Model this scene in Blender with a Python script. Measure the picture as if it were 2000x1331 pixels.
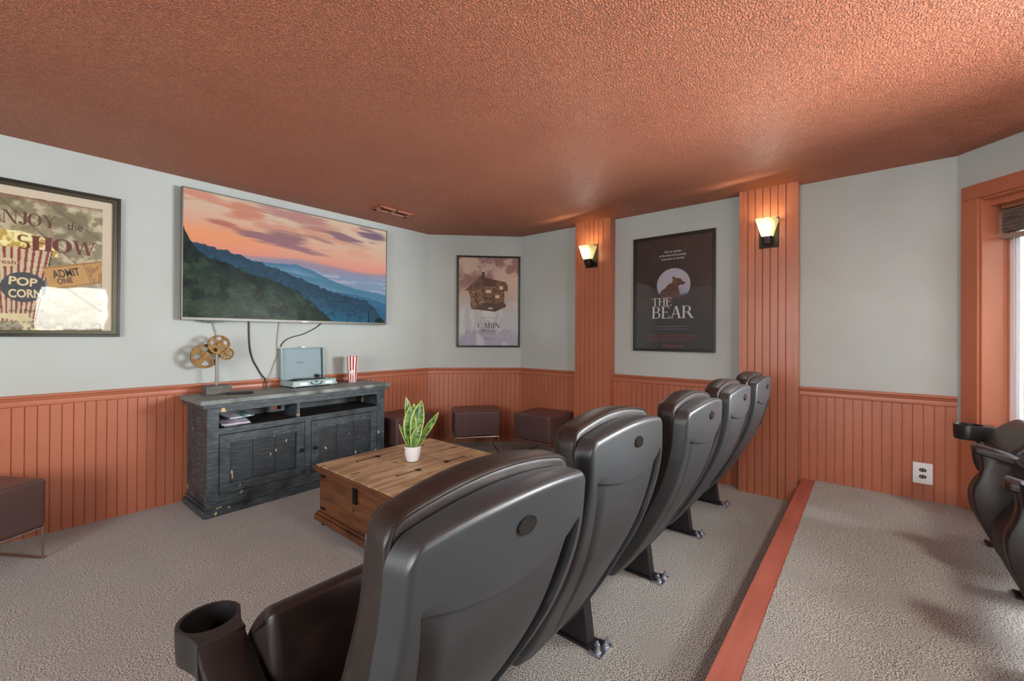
import bpy, bmesh, math, random
import numpy as np
from mathutils import Vector, Matrix, noise as mnoise
for o in list(bpy.data.objects): bpy.data.objects.remove(o)
SC = bpy.context.scene; COL = SC.collection
R = math.radians
# ------------------------------------------------------------------ camera
F, CY, YAW, PITCH, ROLL, CH = 832.39, 653.34, .6976, .0033, .0052, 1.2568
fw = Vector((math.cos(YAW)*math.cos(PITCH), math.sin(YAW)*math.cos(PITCH), math.sin(PITCH)))
rt = Vector((math.sin(YAW), -math.cos(YAW), 0)); up = rt.cross(fw)
r2 = rt*math.cos(ROLL)+up*math.sin(ROLL); u2 = -rt*math.sin(ROLL)+up*math.cos(ROLL)
cam = bpy.data.cameras.new('camera'); co = bpy.data.objects.new('camera', cam); COL.objects.link(co)
cam.sensor_width = 36; cam.lens = F/2000*36; cam.shift_y = -(665.5-CY)/2000; cam.clip_start = .02
m = Matrix.Identity(4)
for i, v in enumerate((r2, u2, -fw)):
    for j in range(3): m[j][i] = v[j]
m[2][3] = CH
co.matrix_world = m; SC.camera = co
# ------------------------------------------------------------------ world, light, exposure
SC.view_settings.view_transform = 'Standard'; SC.view_settings.look = 'None'
SC.view_settings.gamma = 1; SC.view_settings.use_curve_mapping = False
SC.view_settings.exposure = 1.14
w = bpy.data.worlds.new('sky'); SC.world = w; w.use_nodes = True
nt = w.node_tree; bg = nt.nodes['Background']
sky = nt.nodes.new('ShaderNodeTexSky'); sky.sky_type = 'NISHITA'; sky.sun_disc = False
sky.sun_elevation = R(48); sky.sun_rotation = R(200); sky.air_density = 1.2; sky.dust_density = 2.5
nt.links.new(sky.outputs[0], bg.inputs[0]); bg.inputs[1].default_value = .30
def area(name, loc, aim, sx, sy, power, col=(1, 1, 1)):
    l = bpy.data.lights.new(name, 'AREA'); l.shape = 'RECTANGLE'; l.size = sx; l.size_y = sy; l.energy = power; l.color = col
    o = bpy.data.objects.new(name, l); COL.objects.link(o); o.location = loc
    o.rotation_euler = (Vector(aim)-Vector(loc)).to_track_quat('-Z', 'Y').to_euler(); return o
sunl = bpy.data.lights.new('sun', 'SUN'); sunl.energy = 1.2; sunl.angle = R(6); sunl.color = (1, .95, .88)
so = bpy.data.objects.new('sun', sunl); COL.objects.link(so); so.rotation_euler = (R(50), 0, R(20))
# daylight entering by openings out of view, with an added fill on the left
area('daylight_back', (.78, -2.72, 1.70), (.9, 2, 1.9), .86, .74, 6.5, (.90, .97, 1))
area('fill_left', (-2.52, .6, 1.45), (3.2, 2.6, 2.2), 2.0, 1.3, 46, (1, .98, .96))  # added lamp that lifts the far corner and evens out the ceiling
area('daylight_right', (3.24, -1.70, 1.42), (2.44, -.90, 1.15), 1.3, 1.35, 205, (.96, .98, 1))
# ------------------------------------------------------------------ room constants
X, Y, D, W, XP, PL, H = 3.974, 3.9637, 7.1615, 4.4098, 3.8748, .1663, 2.44
XL, YB = -2.4, -2.6
CA = (D-Y, Y); CB = (X, D-X); CC = (X, X-W); CD = (YB+W, YB); CE = (XL, YB); CF = (XL, Y)
# ------------------------------------------------------------------ helpers
def s2l(c):
    c = c/255.; return c/12.92 if c <= .04045 else ((c+.055)/1.055)**2.4
def rgb(r, g, b): return (s2l(r), s2l(g), s2l(b), 1)
class MB:
    def __init__(s): s.v = []; s.f = []
    def add(s, vs, fs, M=None):
        n = len(s.v)
        for p in vs:
            p = Vector(p)
            if M is not None: p = M @ p
            s.v.append(tuple(p))
        s.f += [tuple(i+n for i in f) for f in fs]; return s
    def box(s, x0, x1, y0, y1, z0, z1, M=None):
        vs = [(x, y, z) for z in (z0, z1) for y in (y0, y1) for x in (x0, x1)]
        return s.add(vs, [(0, 2, 3, 1), (4, 5, 7, 6), (0, 1, 5, 4), (2, 6, 7, 3), (0, 4, 6, 2), (1, 3, 7, 5)], M)
    def hexa(s, b, t, M=None):
        return s.add(list(b)+list(t), [(3, 2, 1, 0), (4, 5, 6, 7)]+[(i, (i+1) % 4, (i+1) % 4+4, i+4) for i in range(4)], M)
    def prism(s, poly, z0, z1, ax='z', M=None):
        n = len(poly)
        def P(a, b, c): return {'z': (a, b, c), 'x': (c, a, b), 'y': (a, c, b)}[ax]
        vs = [P(a, b, z0) for a, b in poly]+[P(a, b, z1) for a, b in poly]
        return s.add(vs, [tuple(range(n))[::-1], tuple(range(n, 2*n))]+[(i, (i+1) % n, (i+1) % n+n, i+n) for i in range(n)], M)
    def tube(s, pts, r, n=8, cap=True, M=None):
        pts = [Vector(p) for p in pts]; rs = r if isinstance(r, (list, tuple)) else [r]*len(pts)
        vs = []; fs = []; prev = None
        for i, p in enumerate(pts):
            t = (pts[min(i+1, len(pts)-1)]-pts[max(i-1, 0)]).normalized()
            a = prev if prev is not None else (Vector((0, 0, 1)) if abs(t.z) < .9 else Vector((1, 0, 0)))
            a = (a-t*a.dot(t)).normalized(); prev = a; b = t.cross(a)
            for k in range(n):
                q = 2*math.pi*k/n; vs.append(p+(a*math.cos(q)+b*math.sin(q))*rs[i])
        for i in range(len(pts)-1):
            for k in range(n):
                fs.append((i*n+k, i*n+(k+1) % n, (i+1)*n+(k+1) % n, (i+1)*n+k))
        if cap: fs += [tuple(range(n))[::-1], tuple(range((len(pts)-1)*n, len(pts)*n))]
        return s.add(vs, fs, M)
    def lathe(s, prof, n=32, M=None, sq=0):
        vs = []; fs = []
        for r, z in prof:
            for k in range(n):
                q = 2*math.pi*k/n; c, d = math.cos(q), math.sin(q)
                if sq: e = (abs(c)**sq+abs(d)**sq)**(-1/sq); c *= e; d *= e
                vs.append((r*c, r*d, z))
        for i in range(len(prof)-1):
            for k in range(n): fs.append((i*n+k, i*n+(k+1) % n, (i+1)*n+(k+1) % n, (i+1)*n+k))
        fs += [tuple(range(n))[::-1], tuple(range((len(prof)-1)*n, len(prof)*n))]
        return s.add(vs, fs, M)
    def grid(s, fn, us, vs_, M=None, flip=False):
        nu = len(us); V = [fn(u, v) for v in vs_ for u in us]; fs = []
        for j in range(len(vs_)-1):
            for i in range(nu-1):
                f = (j*nu+i, j*nu+i+1, (j+1)*nu+i+1, (j+1)*nu+i); fs.append(f[::-1] if flip else f)
        return s.add(V, fs, M)
    def slab(s, fb, ff, us, vs_, M=None):
        # two facing grids joined along their borders
        nu, nv = len(us), len(vs_); n = nu*nv
        V = [fb(u, v) for v in vs_ for u in us]+[ff(u, v) for v in vs_ for u in us]; fs = []
        for j in range(nv-1):
            for i in range(nu-1):
                a = (j*nu+i, j*nu+i+1, (j+1)*nu+i+1, (j+1)*nu+i); fs.append(a); fs.append(tuple(k+n for k in a[::-1]))
        bd = [i for i in range(nu)]+[j*nu+nu-1 for j in range(1, nv)]+[(nv-1)*nu+i for i in range(nu-2, -1, -1)]+[j*nu for j in range(nv-2, 0, -1)]
        for a, b in zip(bd, bd[1:]+bd[:1]): fs.append((b, a, a+n, b+n))
        return s.add(V, fs, M)
def obj(name, mb, mat, parent=None, bevel=0, smooth=True, loc=None, ang=40, seg=2, sub=0):
    me = bpy.data.meshes.new(name)
    vs = mb.v
    if loc is not None: vs = [(a-loc[0], b-loc[1], c-loc[2]) for a, b, c in vs]
    me.from_pydata(vs, [], mb.f); me.validate()
    bm = bmesh.new(); bm.from_mesh(me); bmesh.ops.remove_doubles(bm, verts=bm.verts, dist=1e-5)
    bmesh.ops.recalc_face_normals(bm, faces=bm.faces); bm.to_mesh(me); bm.free()
    if smooth:
        me.shade_smooth(); me.set_sharp_from_angle(angle=R(ang))
    o = bpy.data.objects.new(name, me); COL.objects.link(o)
    if isinstance(mat, (list, tuple)):
        for q in mat: me.materials.append(q)
    elif mat: me.materials.append(mat)
    if bevel:
        b = o.modifiers.new('bevel', 'BEVEL'); b.width = bevel; b.segments = seg; b.limit_method = 'ANGLE'; b.angle_limit = R(35); b.harden_normals = True
    if sub:
        b = o.modifiers.new('sub', 'SUBSURF'); b.levels = sub; b.render_levels = sub
    if parent is not None: o.parent = parent
    if loc is not None: o.location = loc
    return o
def thing(name, label, cat, loc=(0, 0, 0), rz=0, group=None):
    o = bpy.data.objects.new(name, None); COL.objects.link(o); o.empty_display_size = .1
    o.location = loc; o.rotation_euler = (0, 0, rz); o['label'] = label; o['category'] = cat
    if group: o['group'] = group
    return o
def tag(o, label, cat, group=None):
    o['label'] = label; o['category'] = cat
    if group: o['group'] = group
    return o
def struct(name, mb, mat, **k):
    o = obj(name, mb, mat, **k); o['kind'] = 'structure'; return o
def dup(root, label=None):
    r = root.copy(); COL.objects.link(r)
    if label: r['label'] = label
    for c in list(root.children):
        d = c.copy(); COL.objects.link(d); d.parent = r
        for g in list(c.children):
            e = g.copy(); COL.objects.link(e); e.parent = d
    return r
def smoothpath(pts, k=6, closed=False):
    P = [Vector(p) for p in pts]; n = len(P); out = []
    for i in range(n if closed else n-1):
        if closed: a, b, c, d = P[i-1], P[i], P[(i+1) % n], P[(i+2) % n]
        else: a, b, c, d = P[max(i-1, 0)], P[i], P[i+1], P[min(i+2, n-1)]
        for j in range(k):
            t = j/k
            out.append(.5*((2*b)+(c-a)*t+(2*a-5*b+4*c-d)*t*t+(-a+3*b-3*c+d)*t**3))
    if not closed: out.append(P[-1])
    return out
# ------------------------------------------------------------------ materials
def mat(name, col, rough=.5, metal=0, bump=None, var=None, spec=.5, coat=0, sheen=0, trans=0, emit=None, vcol=None, coords='Object'):
    m = bpy.data.materials.new(name); m.use_nodes = True; nt = m.node_tree; L = nt.links.new
    b = nt.nodes['Principled BSDF']; b.inputs['Base Color'].default_value = col
    b.inputs['Roughness'].default_value = rough; b.inputs['Metallic'].default_value = metal
    b.inputs['Specular IOR Level'].default_value = spec; b.inputs['Coat Weight'].default_value = coat
    b.inputs['Coat Roughness'].default_value = .12; b.inputs['Sheen Weight'].default_value = sheen; b.inputs['Sheen Roughness'].default_value = .5; b.inputs['Transmission Weight'].default_value = trans
    tc = nt.nodes.new('ShaderNodeTexCoord')
    out = None
    if vcol:
        a = nt.nodes.new('ShaderNodeAttribute'); a.attribute_name = vcol; out = a.outputs['Color']; L(out, b.inputs['Base Color'])
    if var:   # list of (scale vec, detail, lo, hi, colour) mixes
        prev = None
        for (sc, det, lo, hi, c2) in var:
            mp = nt.nodes.new('ShaderNodeMapping'); mp.inputs['Scale'].default_value = sc; L(tc.outputs[coords], mp.inputs[0])
            n = nt.nodes.new('ShaderNodeTexNoise'); n.inputs['Scale'].default_value = 1; n.inputs['Detail'].default_value = det; L(mp.outputs[0], n.inputs['Vector'])
            r = nt.nodes.new('ShaderNodeMapRange'); r.inputs['From Min'].default_value = lo; r.inputs['From Max'].default_value = hi; L(n.outputs['Fac'], r.inputs['Value'])
            mx = nt.nodes.new('ShaderNodeMix'); mx.data_type = 'RGBA'; L(r.outputs[0], mx.inputs['Factor'])
            if prev is None:
                if out is not None: L(out, mx.inputs['A'])
                else: mx.inputs['A'].default_value = col
            else: L(prev, mx.inputs['A'])
            mx.inputs['B'].default_value = c2; prev = mx.outputs['Result']
        L(prev, b.inputs['Base Color'])
    if bump:  # list of (scale vec, detail, strength, distance)
        prev = None
        for (sc, det, st, dist, *rg) in bump:
            mp = nt.nodes.new('ShaderNodeMapping'); mp.inputs['Scale'].default_value = sc; L(tc.outputs[coords], mp.inputs[0])
            n = nt.nodes.new('ShaderNodeTexNoise'); n.inputs['Scale'].default_value = 1; n.inputs['Detail'].default_value = det; L(mp.outputs[0], n.inputs['Vector'])
            bp = nt.nodes.new('ShaderNodeBump'); bp.inputs['Strength'].default_value = st; bp.inputs['Distance'].default_value = dist
            if rg:
                r = nt.nodes.new('ShaderNodeMapRange'); r.interpolation_type = 'SMOOTHSTEP'; r.inputs['From Min'].default_value = rg[0]; r.inputs['From Max'].default_value = rg[1]
                L(n.outputs['Fac'], r.inputs['Value']); L(r.outputs[0], bp.inputs['Height'])
            else: L(n.outputs['Fac'], bp.inputs['Height'])
            if prev: L(prev, bp.inputs['Normal'])
            prev = bp.outputs[0]
        L(prev, b.inputs['Normal'])
    if emit:
        c, st = emit
        if c == 'vcol': L(out, b.inputs['Emission Color'])
        else: b.inputs['Emission Color'].default_value = c
        b.inputs['Emission Strength'].default_value = st
    return m
def u3(a): return (a, a, a)
M_wall = mat('wall_paint', rgb(184, 192, 190), .75, bump=[(u3(160), 3, .12, .003)], spec=.25, var=[(u3(1.2), 3, .35, .75, rgb(174, 178, 175))])
# knockdown textured ceiling
M_ceil = mat('ceiling_texture', rgb(208, 124, 86), .47, spec=.5, var=[(u3(1.6), 2, .3, .8, rgb(198, 112, 76))], bump=[(u3(125), 2.5, 1, .020, .40, .60), (u3(300), 2, .5, .002)])
M_terra = mat('terracotta_paint', rgb(178, 108, 80), .36, spec=.5, bump=[((60, 60, 6), 2, .05, .002)], var=[(u3(2), 2, .35, .8, rgb(166, 96, 70))])
M_terra_top = mat('terracotta_board', rgb(168, 92, 74), .45, var=[((3, 30, 3), 3, .35, .8, rgb(150, 74, 58))])
M_carpet = mat('carpet_pile', rgb(194, 190, 180), .95, spec=.1, sheen=.3, coords='Object', var=[(u3(200), 3, .44, .57, rgb(58, 52, 47)), (u3(5), 3, .45, .8, rgb(142, 138, 132))], bump=[(u3(170), 3, .7, .0050), (u3(45), 3, .3, .004)])
M_black = mat('black_plastic', rgb(22, 22, 24), .4)
M_tvbez = mat('screen_bezel_metal', rgb(104, 104, 98), .42, metal=.5)
M_dark = mat('dark_frame', rgb(26, 24, 22), .3, coat=.4)
M_steel = mat('brushed_steel', rgb(170, 165, 160), .3, metal=1)
M_bolt = mat('zinc_bolt', rgb(190, 195, 205), .35, metal=1, bump=[(u3(200), 2, .5, .003)])
M_leather = mat('brown_leather', rgb(34, 25, 22), .42, spec=.5, bump=[(u3(320), 3, .2, .0015), (u3(22), 4, .15, .003)], var=[(u3(14), 5, .48, .8, rgb(56, 42, 36))])
M_shell = mat('shell_plastic', rgb(42, 46, 49), .40, spec=.7, bump=[(u3(700), 2, .22, .001)], var=[(u3(8), 4, .45, .8, rgb(50, 54, 57))])
M_shellrecess = M_shell
M_iron = mat('black_steel', rgb(30, 27, 32), .45, bump=[(u3(300), 2, .1, .001)])
M_pan = mat('black_seat_pan', rgb(16, 16, 20), .55)
M_badge = mat('badge_dark', rgb(52, 50, 48), .22, metal=.6, bump=[(u3(90), 2, .4, .002)])
M_otto = mat('ottoman_leather', rgb(84, 62, 60), .36, bump=[(u3(260), 3, .15, .002), (u3(9), 3, .2, .01)], var=[(u3(5), 3, .45, .8, rgb(96, 74, 70))])
M_brass = mat('antique_bronze', rgb(118, 90, 50), .5, metal=.75, bump=[(u3(120), 3, .3, .002)], var=[(u3(40), 4, .4, .7, rgb(74, 56, 38))])
M_stand = mat('grey_stone', rgb(98, 94, 88), .6, var=[(u3(20), 3, .4, .7, rgb(82, 78, 74))])
M_white = mat('white_ceramic', rgb(235, 235, 238), .25, coat=.3)
M_soil = mat('soil', rgb(40, 30, 24), .95, bump=[(u3(200), 3, 1, .01)])
M_whitepl = mat('white_plastic', rgb(226, 226, 226), .4)
M_paper = mat('paper', rgb(210, 212, 222), .6, var=[(u3(18), 2, .45, .6, rgb(120, 150, 160)), (u3(9), 2, .55, .62, rgb(170, 150, 190))])
M_teal = mat('pale_blue_vinyl', rgb(164, 184, 186), .4, bump=[(u3(400), 2, .1, .001)])
M_tealdk = mat('dark_teal_lining', rgb(70, 100, 108), .6)
M_tealin = mat('blue_grey_lining', rgb(134, 156, 164), .55)
M_ant = mat('old_iron', rgb(24, 20, 20), .6, metal=.4)
def wood_black():
    m = mat('distressed_black_wood', rgb(56, 64, 68), .48, spec=.5, bump=[((14, 14, 220), 3, .45, .003), (u3(40), 4, .2, .003)],
            var=[((16, 16, 110), 4, .45, .85, rgb(98, 112, 116)), (u3(6), 3, .5, .75, rgb(30, 30, 34)), ((20, 20, 12), 1.5, .72, .735, rgb(206, 172, 128))])
    return m
M_blk = wood_black()
M_blktop = mat('distressed_black_top', rgb(104, 113, 112), .45, bump=[((14, 160, 14), 3, .4, .003)], var=[((5, 60, 5), 4, .4, .65, rgb(142, 150, 144)), (u3(7), 3, .55, .75, rgb(58, 56, 54)), ((8, 10, 8), 2, .70, .74, rgb(168, 146, 116))])
M_blkdark = mat('dark_inner_wood', rgb(34, 30, 30), .6, var=[((6, 50, 6), 3, .5, .8, rgb(66, 54, 46))])
M_chesttop = mat('pine_top', rgb(198, 164, 122), .42, coat=.12, coords='Object', bump=[((8, 70, 8), 4, .2, .003)],
                 var=[((2.2, 26, 2.2), 5, .40, .62, rgb(160, 116, 74)), ((3, 9, 3), 4, .5, .75, rgb(120, 86, 58)), (u3(5), 3, .55, .8, rgb(206, 172, 128)), ((12, 30, 12), 3, .68, .73, rgb(60, 38, 24))])
M_chest = mat('pine_side', rgb(108, 64, 32), .42, coat=.15, bump=[((8, 8, 70), 4, .2, .003)],
              var=[((8, 3, 30), 5, .42, .66, rgb(84, 46, 22)), ((10, 3, 9), 3, .55, .72, rgb(58, 32, 18)), ((30, 9, 12), 3, .68, .73, rgb(36, 20, 12))])
M_leafedge = None
M_arm = mat('arm_plastic', rgb(30, 28, 28), .38, bump=[(u3(40), 4, .15, .002)])
# ------------------------------------------------------------------ the setting
def wallbox(p, q, z0, z1, n, th=.12, ext=.0, mb=None):
    p, q, n = Vector((*p, 0)), Vector((*q, 0)), Vector((*n, 0)); d = (q-p).normalized(); p = p-d*ext; q = q+d*ext
    b = [p, q, q+n*th, p+n*th]; mb = mb or MB()
    return mb.hexa([(v.x, v.y, z0) for v in b], [(v.x, v.y, z1) for v in b])
k = .70711
HT = H+.02
struct('wall_front', wallbox(CF, CA, -.05, HT, (0, 1)), M_wall, smooth=False)
struct('wall_front_right', wallbox(CA, CB, -.05, HT, (k, k)), M_wall, smooth=False)
struct('wall_right', wallbox(CB, CC, -.05, HT, (1, 0)), M_wall, smooth=False)
dW = Vector((-k, -k)); nW = (k, -k)
def onW(s): return (CC[0]+dW.x*s, CC[1]+dW.y*s)
WL = math.hypot(CD[0]-CC[0], CD[1]-CC[1])
w0, w1, wz0, wz1 = .128, 2.05, .655, 2.124
mb = MB()
wallbox(onW(0), onW(w0), -.05, HT, nW, .24, mb=mb); wallbox(onW(w1), onW(WL), -.05, HT, nW, .24, mb=mb)
wallbox(onW(w0), onW(w1), -.05, wz0, nW, .24, mb=mb); wallbox(onW(w0), onW(w1), wz1, HT, nW, .24, mb=mb)
struct('wall_back_right', mb, M_wall, smooth=False)
mb = MB()      # back wall with a window opening
def backwall(x0, x1, z0, z1): mb.box(x0, x1, YB-.12, YB, z0, z1)
backwall(XL, CD[0], -.05, .85); backwall(XL, CD[0], 2.08, HT); backwall(XL, .34, .85, 2.08)
backwall(1.22, CD[0], .85, 2.08); backwall(.34, 1.22, .85, 1.32)
struct('wall_back', mb, M_wall, smooth=False)
mb = MB()
for a in ((YB, -.5, -.05, HT), (1.7, Y, -.05, HT), (-.5, 1.7, -.05, .75), (-.5, 1.7, 2.15, HT)): mb.box(XL-.12, XL, *a)
struct('wall_left', mb, M_wall, smooth=False)
room = [CA, CB, CC, CD, CE, CF]
def off(poly, d):
    c = Vector((.8, .8)); return [tuple(Vector(p)+(Vector(p)-c).normalized()*d) for p in poly]
struct('floor', MB().prism(off(room, .1), -.1, 0), M_carpet, smooth=False)
struct('ceiling', MB().prism(off(room, .3), H, H+.1), M_ceil, smooth=False)
# raised platform, carpeted, with its painted edge board
plat = [(XL, .310), (X, .310), CC, CD, CE]
struct('floor_platform', MB().prism(plat, 0, PL+.004), M_carpet, smooth=False)
struct('trim_1', MB().box(XL, 3.99, .308, .399, PL-.028, PL).box(XL, 3.99, .375, .392, 0, PL-.02), M_terra_top, bevel=.003)
# wainscot
def bead(p, q, z0, z1, n, th=.010, pitch=.0525, phase=0, mb=None):
    p, q, n = Vector((*p, 0)), Vector((*q, 0)), Vector((*n, 0)); L = (q-p).length; d = (q-p)/L; mb = mb or MB()
    prof = [(0, 0), (0, th)]; s = phase
    while s < L-.006:
        if s > .006: prof += [(s-.0045, th), (s-.0025, th-.006), (s-.0008, th-.006), (s, th-.0015), (s+.0016, th-.0015), (s+.003, th)]
        s += pitch
    prof += [(L, th), (L, 0)]
    b = [p+d*a+n*c for a, c in prof]; nn = len(b)
    vs = [(v.x, v.y, z0) for v in b]+[(v.x, v.y, z1) for v in b]
    fs = [(i, i+1, i+1+nn, i+nn) for i in range(nn-1)]+[(nn-1, 0, nn, 2*nn-1)]
    fs += [tuple(range(nn, 2*nn))]
    return mb.add(vs, fs)
def rail(p, q, n, zt=.877, mb=None):
    p, q, n = Vector((*p, 0)), Vector((*q, 0)), Vector((*n, 0)); mb = mb or MB()
    prof = [(0, zt), (.030, zt), (.034, zt-.004), (.034, zt-.012), (.026, zt-.018), (.022, zt-.03), (.016, zt-.038), (.018, zt-.046), (.016, zt-.066), (.010, zt-.072), (0, zt-.072)]
    nn = len(prof); vs = [tuple(p+n*a)[:2]+(z,) for a, z in prof]+[tuple(q+n*a)[:2]+(z,) for a, z in prof]
    fs = [(i, (i+1) % nn, (i+1) % nn+nn, i+nn) for i in range(nn)]+[tuple(range(nn)), tuple(range(nn, 2*nn))]
    return mb.add(vs, fs)
ZR = .81
struct('trim_2', rail((-2.4, Y), CA, (0, -1), mb=bead((-2.4, Y), CA, 0, ZR, (0, -1), phase=.020)), M_terra, ang=20)
struct('trim_3', rail(CA, CB, (-k, -k), mb=bead(CA, CB, 0, ZR, (-k, -k), phase=.03)), M_terra, ang=20)
struct('trim_4', rail(CB, (X, 2.374), (-1, 0), mb=bead(CB, (X, 2.374), 0, ZR, (-1, 0), phase=.04)), M_terra, ang=20)
struct('trim_5', rail((X, 1.975), (X, .83), (-1, 0), mb=bead((X, 1.975), (X, .83), 0, ZR, (-1, 0), phase=.03)), M_terra, ang=20)
struct('trim_6', rail((X, .41), CC, (-1, 0), mb=bead((X, .41), CC, 0, ZR, (-1, 0), phase=.0075)), M_terra, ang=20)
struct('trim_7', bead(onW(0.0), onW(WL), 0, .62, (-k, k), th=.006), M_terra, ang=20)
def pilaster(y0, y1, name):
    mb = bead((XP, y1-.022), (XP, y0+.022), 0, H, (-1, 0), th=.006, phase=.040)
    mb.box(XP, X, y0, y1, 0, H)
    for a, b in ((y0, y0+.022), (y1-.022, y1)): mb.box(XP-.012, X, a-.001, b, 0, H)
    return struct(name, mb, M_terra, ang=20, bevel=0)
pilaster(1.973, 2.374, 'trim_8'); pilaster(.415, .816, 'trim_9')
# window with casing, jamb, sash, pane
wn = bpy.data.objects.new('window_1', None); COL.objects.link(wn); wn['kind'] = 'structure'
def fW(s, d, z):   # s along the wall, d outward
    return (CC[0]+dW.x*s+k*d, CC[1]+dW.y*s-k*d, z)
def wbox(mb, s0, s1, d0, d1, z0, z1):
    return mb.hexa([fW(s0, d0, z0), fW(s1, d0, z0), fW(s1, d1, z0), fW(s0, d1, z0)], [fW(s0, d0, z1), fW(s1, d0, z1), fW(s1, d1, z1), fW(s0, d1, z1)])
mb = MB(); cw = .09
wbox(mb, w0-cw, w0, -.02, 0, .02+PL, wz1); wbox(mb, w0-cw, w1+cw, -.02, 0, wz1, wz1+cw); wbox(mb, w1, w1+cw, -.02, 0, PL, wz1)
wbox(mb, w0, w1, -.02, 0, wz0-.09, wz0)
obj('casing', mb, M_terra, wn, bevel=.002)
mb = MB(); e = .012
wbox(mb, w0, w0+e, -.004, .24, wz0, wz1); wbox(mb, w1-e, w1, -.004, .24, wz0, wz1); wbox(mb, w0, w1, -.004, .24, wz1-e, wz1)
wbox(mb, w0, w1, -.03, .24, wz0, wz0+.02)
wbox(mb, w0+e, w0+.017, .175, .185, wz0, wz1); wbox(mb, w0+.002, w1, .05, .09, wz1-.05, wz1-e)
obj('jamb', mb, M_terra, wn, bevel=.002)
M_vinyl = mat('white_vinyl', rgb(225, 230, 240), .4)
mb = MB(); d0, d1 = .185, .235
wbox(mb, w0+e, w0+.046, d0, d1, wz0+.02, wz1-e); wbox(mb, w1-.075, w1-e, d0, d1, wz0+.02, wz1-e); wbox(mb, w0+e, w1-e, d0, d1, wz0+.02, wz0+.075)
wbox(mb, w0+e, w1-e, d0, d1, wz1-.07, wz1-e); wbox(mb, 1.06, 1.12, d0, d1, wz0+.02, wz1-e)
obj('sash', mb, M_vinyl, wn, bevel=.003)
M_glass = bpy.data.materials.new('window_glass'); M_glass.use_nodes = True; g = M_glass.node_tree
for n in list(g.nodes): g.nodes.remove(n)
go = g.nodes.new('ShaderNodeOutputMaterial'); gm = g.nodes.new('ShaderNodeMixShader'); gt = g.nodes.new('ShaderNodeBsdfTransparent'); gg = g.nodes.new('ShaderNodeBsdfGlossy'); gf = g.nodes.new('ShaderNodeFresnel')
gg.inputs['Roughness'].default_value = .01; gf.inputs[0].default_value = 1.45
g.links.new(gf.outputs[0], gm.inputs[0]); g.links.new(gt.outputs[0], gm.inputs[1]); g.links.new(gg.outputs[0], gm.inputs[2]); g.links.new(gm.outputs[0], go.inputs[0])
mb = MB(); wbox(mb, w0+.042, w1-.07, .205, .211, wz0+.07, wz1-.065); obj('pane', mb, M_glass, wn, smooth=False)
# blind, drawn up
bl = thing('window_blind', 'dark grey-brown slatted blind drawn up at the top of the window', 'blind', fW(w0, .1, wz1-.2))
M_blind = mat('blind_slats', rgb(124, 112, 102), .5, var=[((10, 10, 90), 3, .4, .7, rgb(70, 62, 58))])
inv = Vector(bl.location)
def rel(mb): mb.v = [tuple(Vector(v)-inv) for v in mb.v]; return mb
mb = MB(); wbox(mb, w0+.03, w1-.03, .10, .155, wz1-.075, wz1-.02); obj('head_rail', rel(mb), mat('blind_rail_wood', rgb(150, 96, 66), .5), bl, bevel=.003)
mb = MB()
for i in range(16):
    z = wz1-.09-i*.0085; j = .004*math.sin(i*2.3); wbox(mb, w0+.036+j, w1-.036+j, .10+.002*math.sin(i), .152, z, z+.0062)
o = obj('slats', rel(mb), M_blind, bl)
mb = MB(); wbox(mb, w0+.032, w1-.032, .098, .155, wz1-.258, wz1-.232); obj('bottom_rail', rel(mb), mat('blind_bottom', rgb(150, 132, 116), .5), bl, bevel=.003)
for s in (.42, 1.0, 1.6): obj('cord', rel(MB().tube([fW(s, .095, wz1-.03), fW(s, .095, wz1-.24)], .0015, 5)), M_whitepl, bl)
obj('pull_cord', rel(MB().tube([fW(.22, .105, wz1-.24), fW(.221, .105, 1.1)], .0015, 5)), M_whitepl, bl)
# ceiling vent
vt = thing('ceiling_vent', 'terracotta painted ceiling vent with two dark slots above the television', 'vent', (2.39, 3.49, H-.006))
mb = MB()
for a in ((-.185, .185, .03, .075), (-.185, .185, -.075, -.045), (-.185, -.15, -.075, .075), (-.02, .0, -.075, .075), (.15, .185, -.075, .075)): mb.box(a[0], a[1], a[2], a[3], -.006, .006)
obj('frame', mb, M_terra, vt, bevel=.002)
obj('slot', MB().box(-.15, -.02, -.045, .03, .001, .0055).box(0, .15, -.045, .03, .001, .0055), mat('slot_dark', rgb(40, 18, 12), .8), vt)
# outlet
ot = thing('wall_outlet', 'white wall outlet plate with dark sockets on the red-brown wainscot', 'outlet', (X-.010, -.276, .349), -math.pi/2)
obj('plate', MB().box(-.049, .049, -.007, 0, -.07, .07), M_whitepl, ot, bevel=.003)
for dz in (.022, -.022):
    mb = MB(); mb.prism([(.019*math.cos(a)*1.0, dz+.0125*math.sin(a)*(1 if abs(math.sin(a)) < .8 else 1)) for a in [i*math.pi/12 for i in range(24)]], -.0095, -.006, ax='y')
    so_ = obj('socket', mb, mat('socket_brown', rgb(48, 40, 44), .4), ot)
    obj('slot', MB().box(-.008, -.0055, -.0102, -.0094, dz-.004, dz+.005).box(.0055, .008, -.0102, -.0094, dz-.004, dz+.005), M_whitepl, so_)
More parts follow.
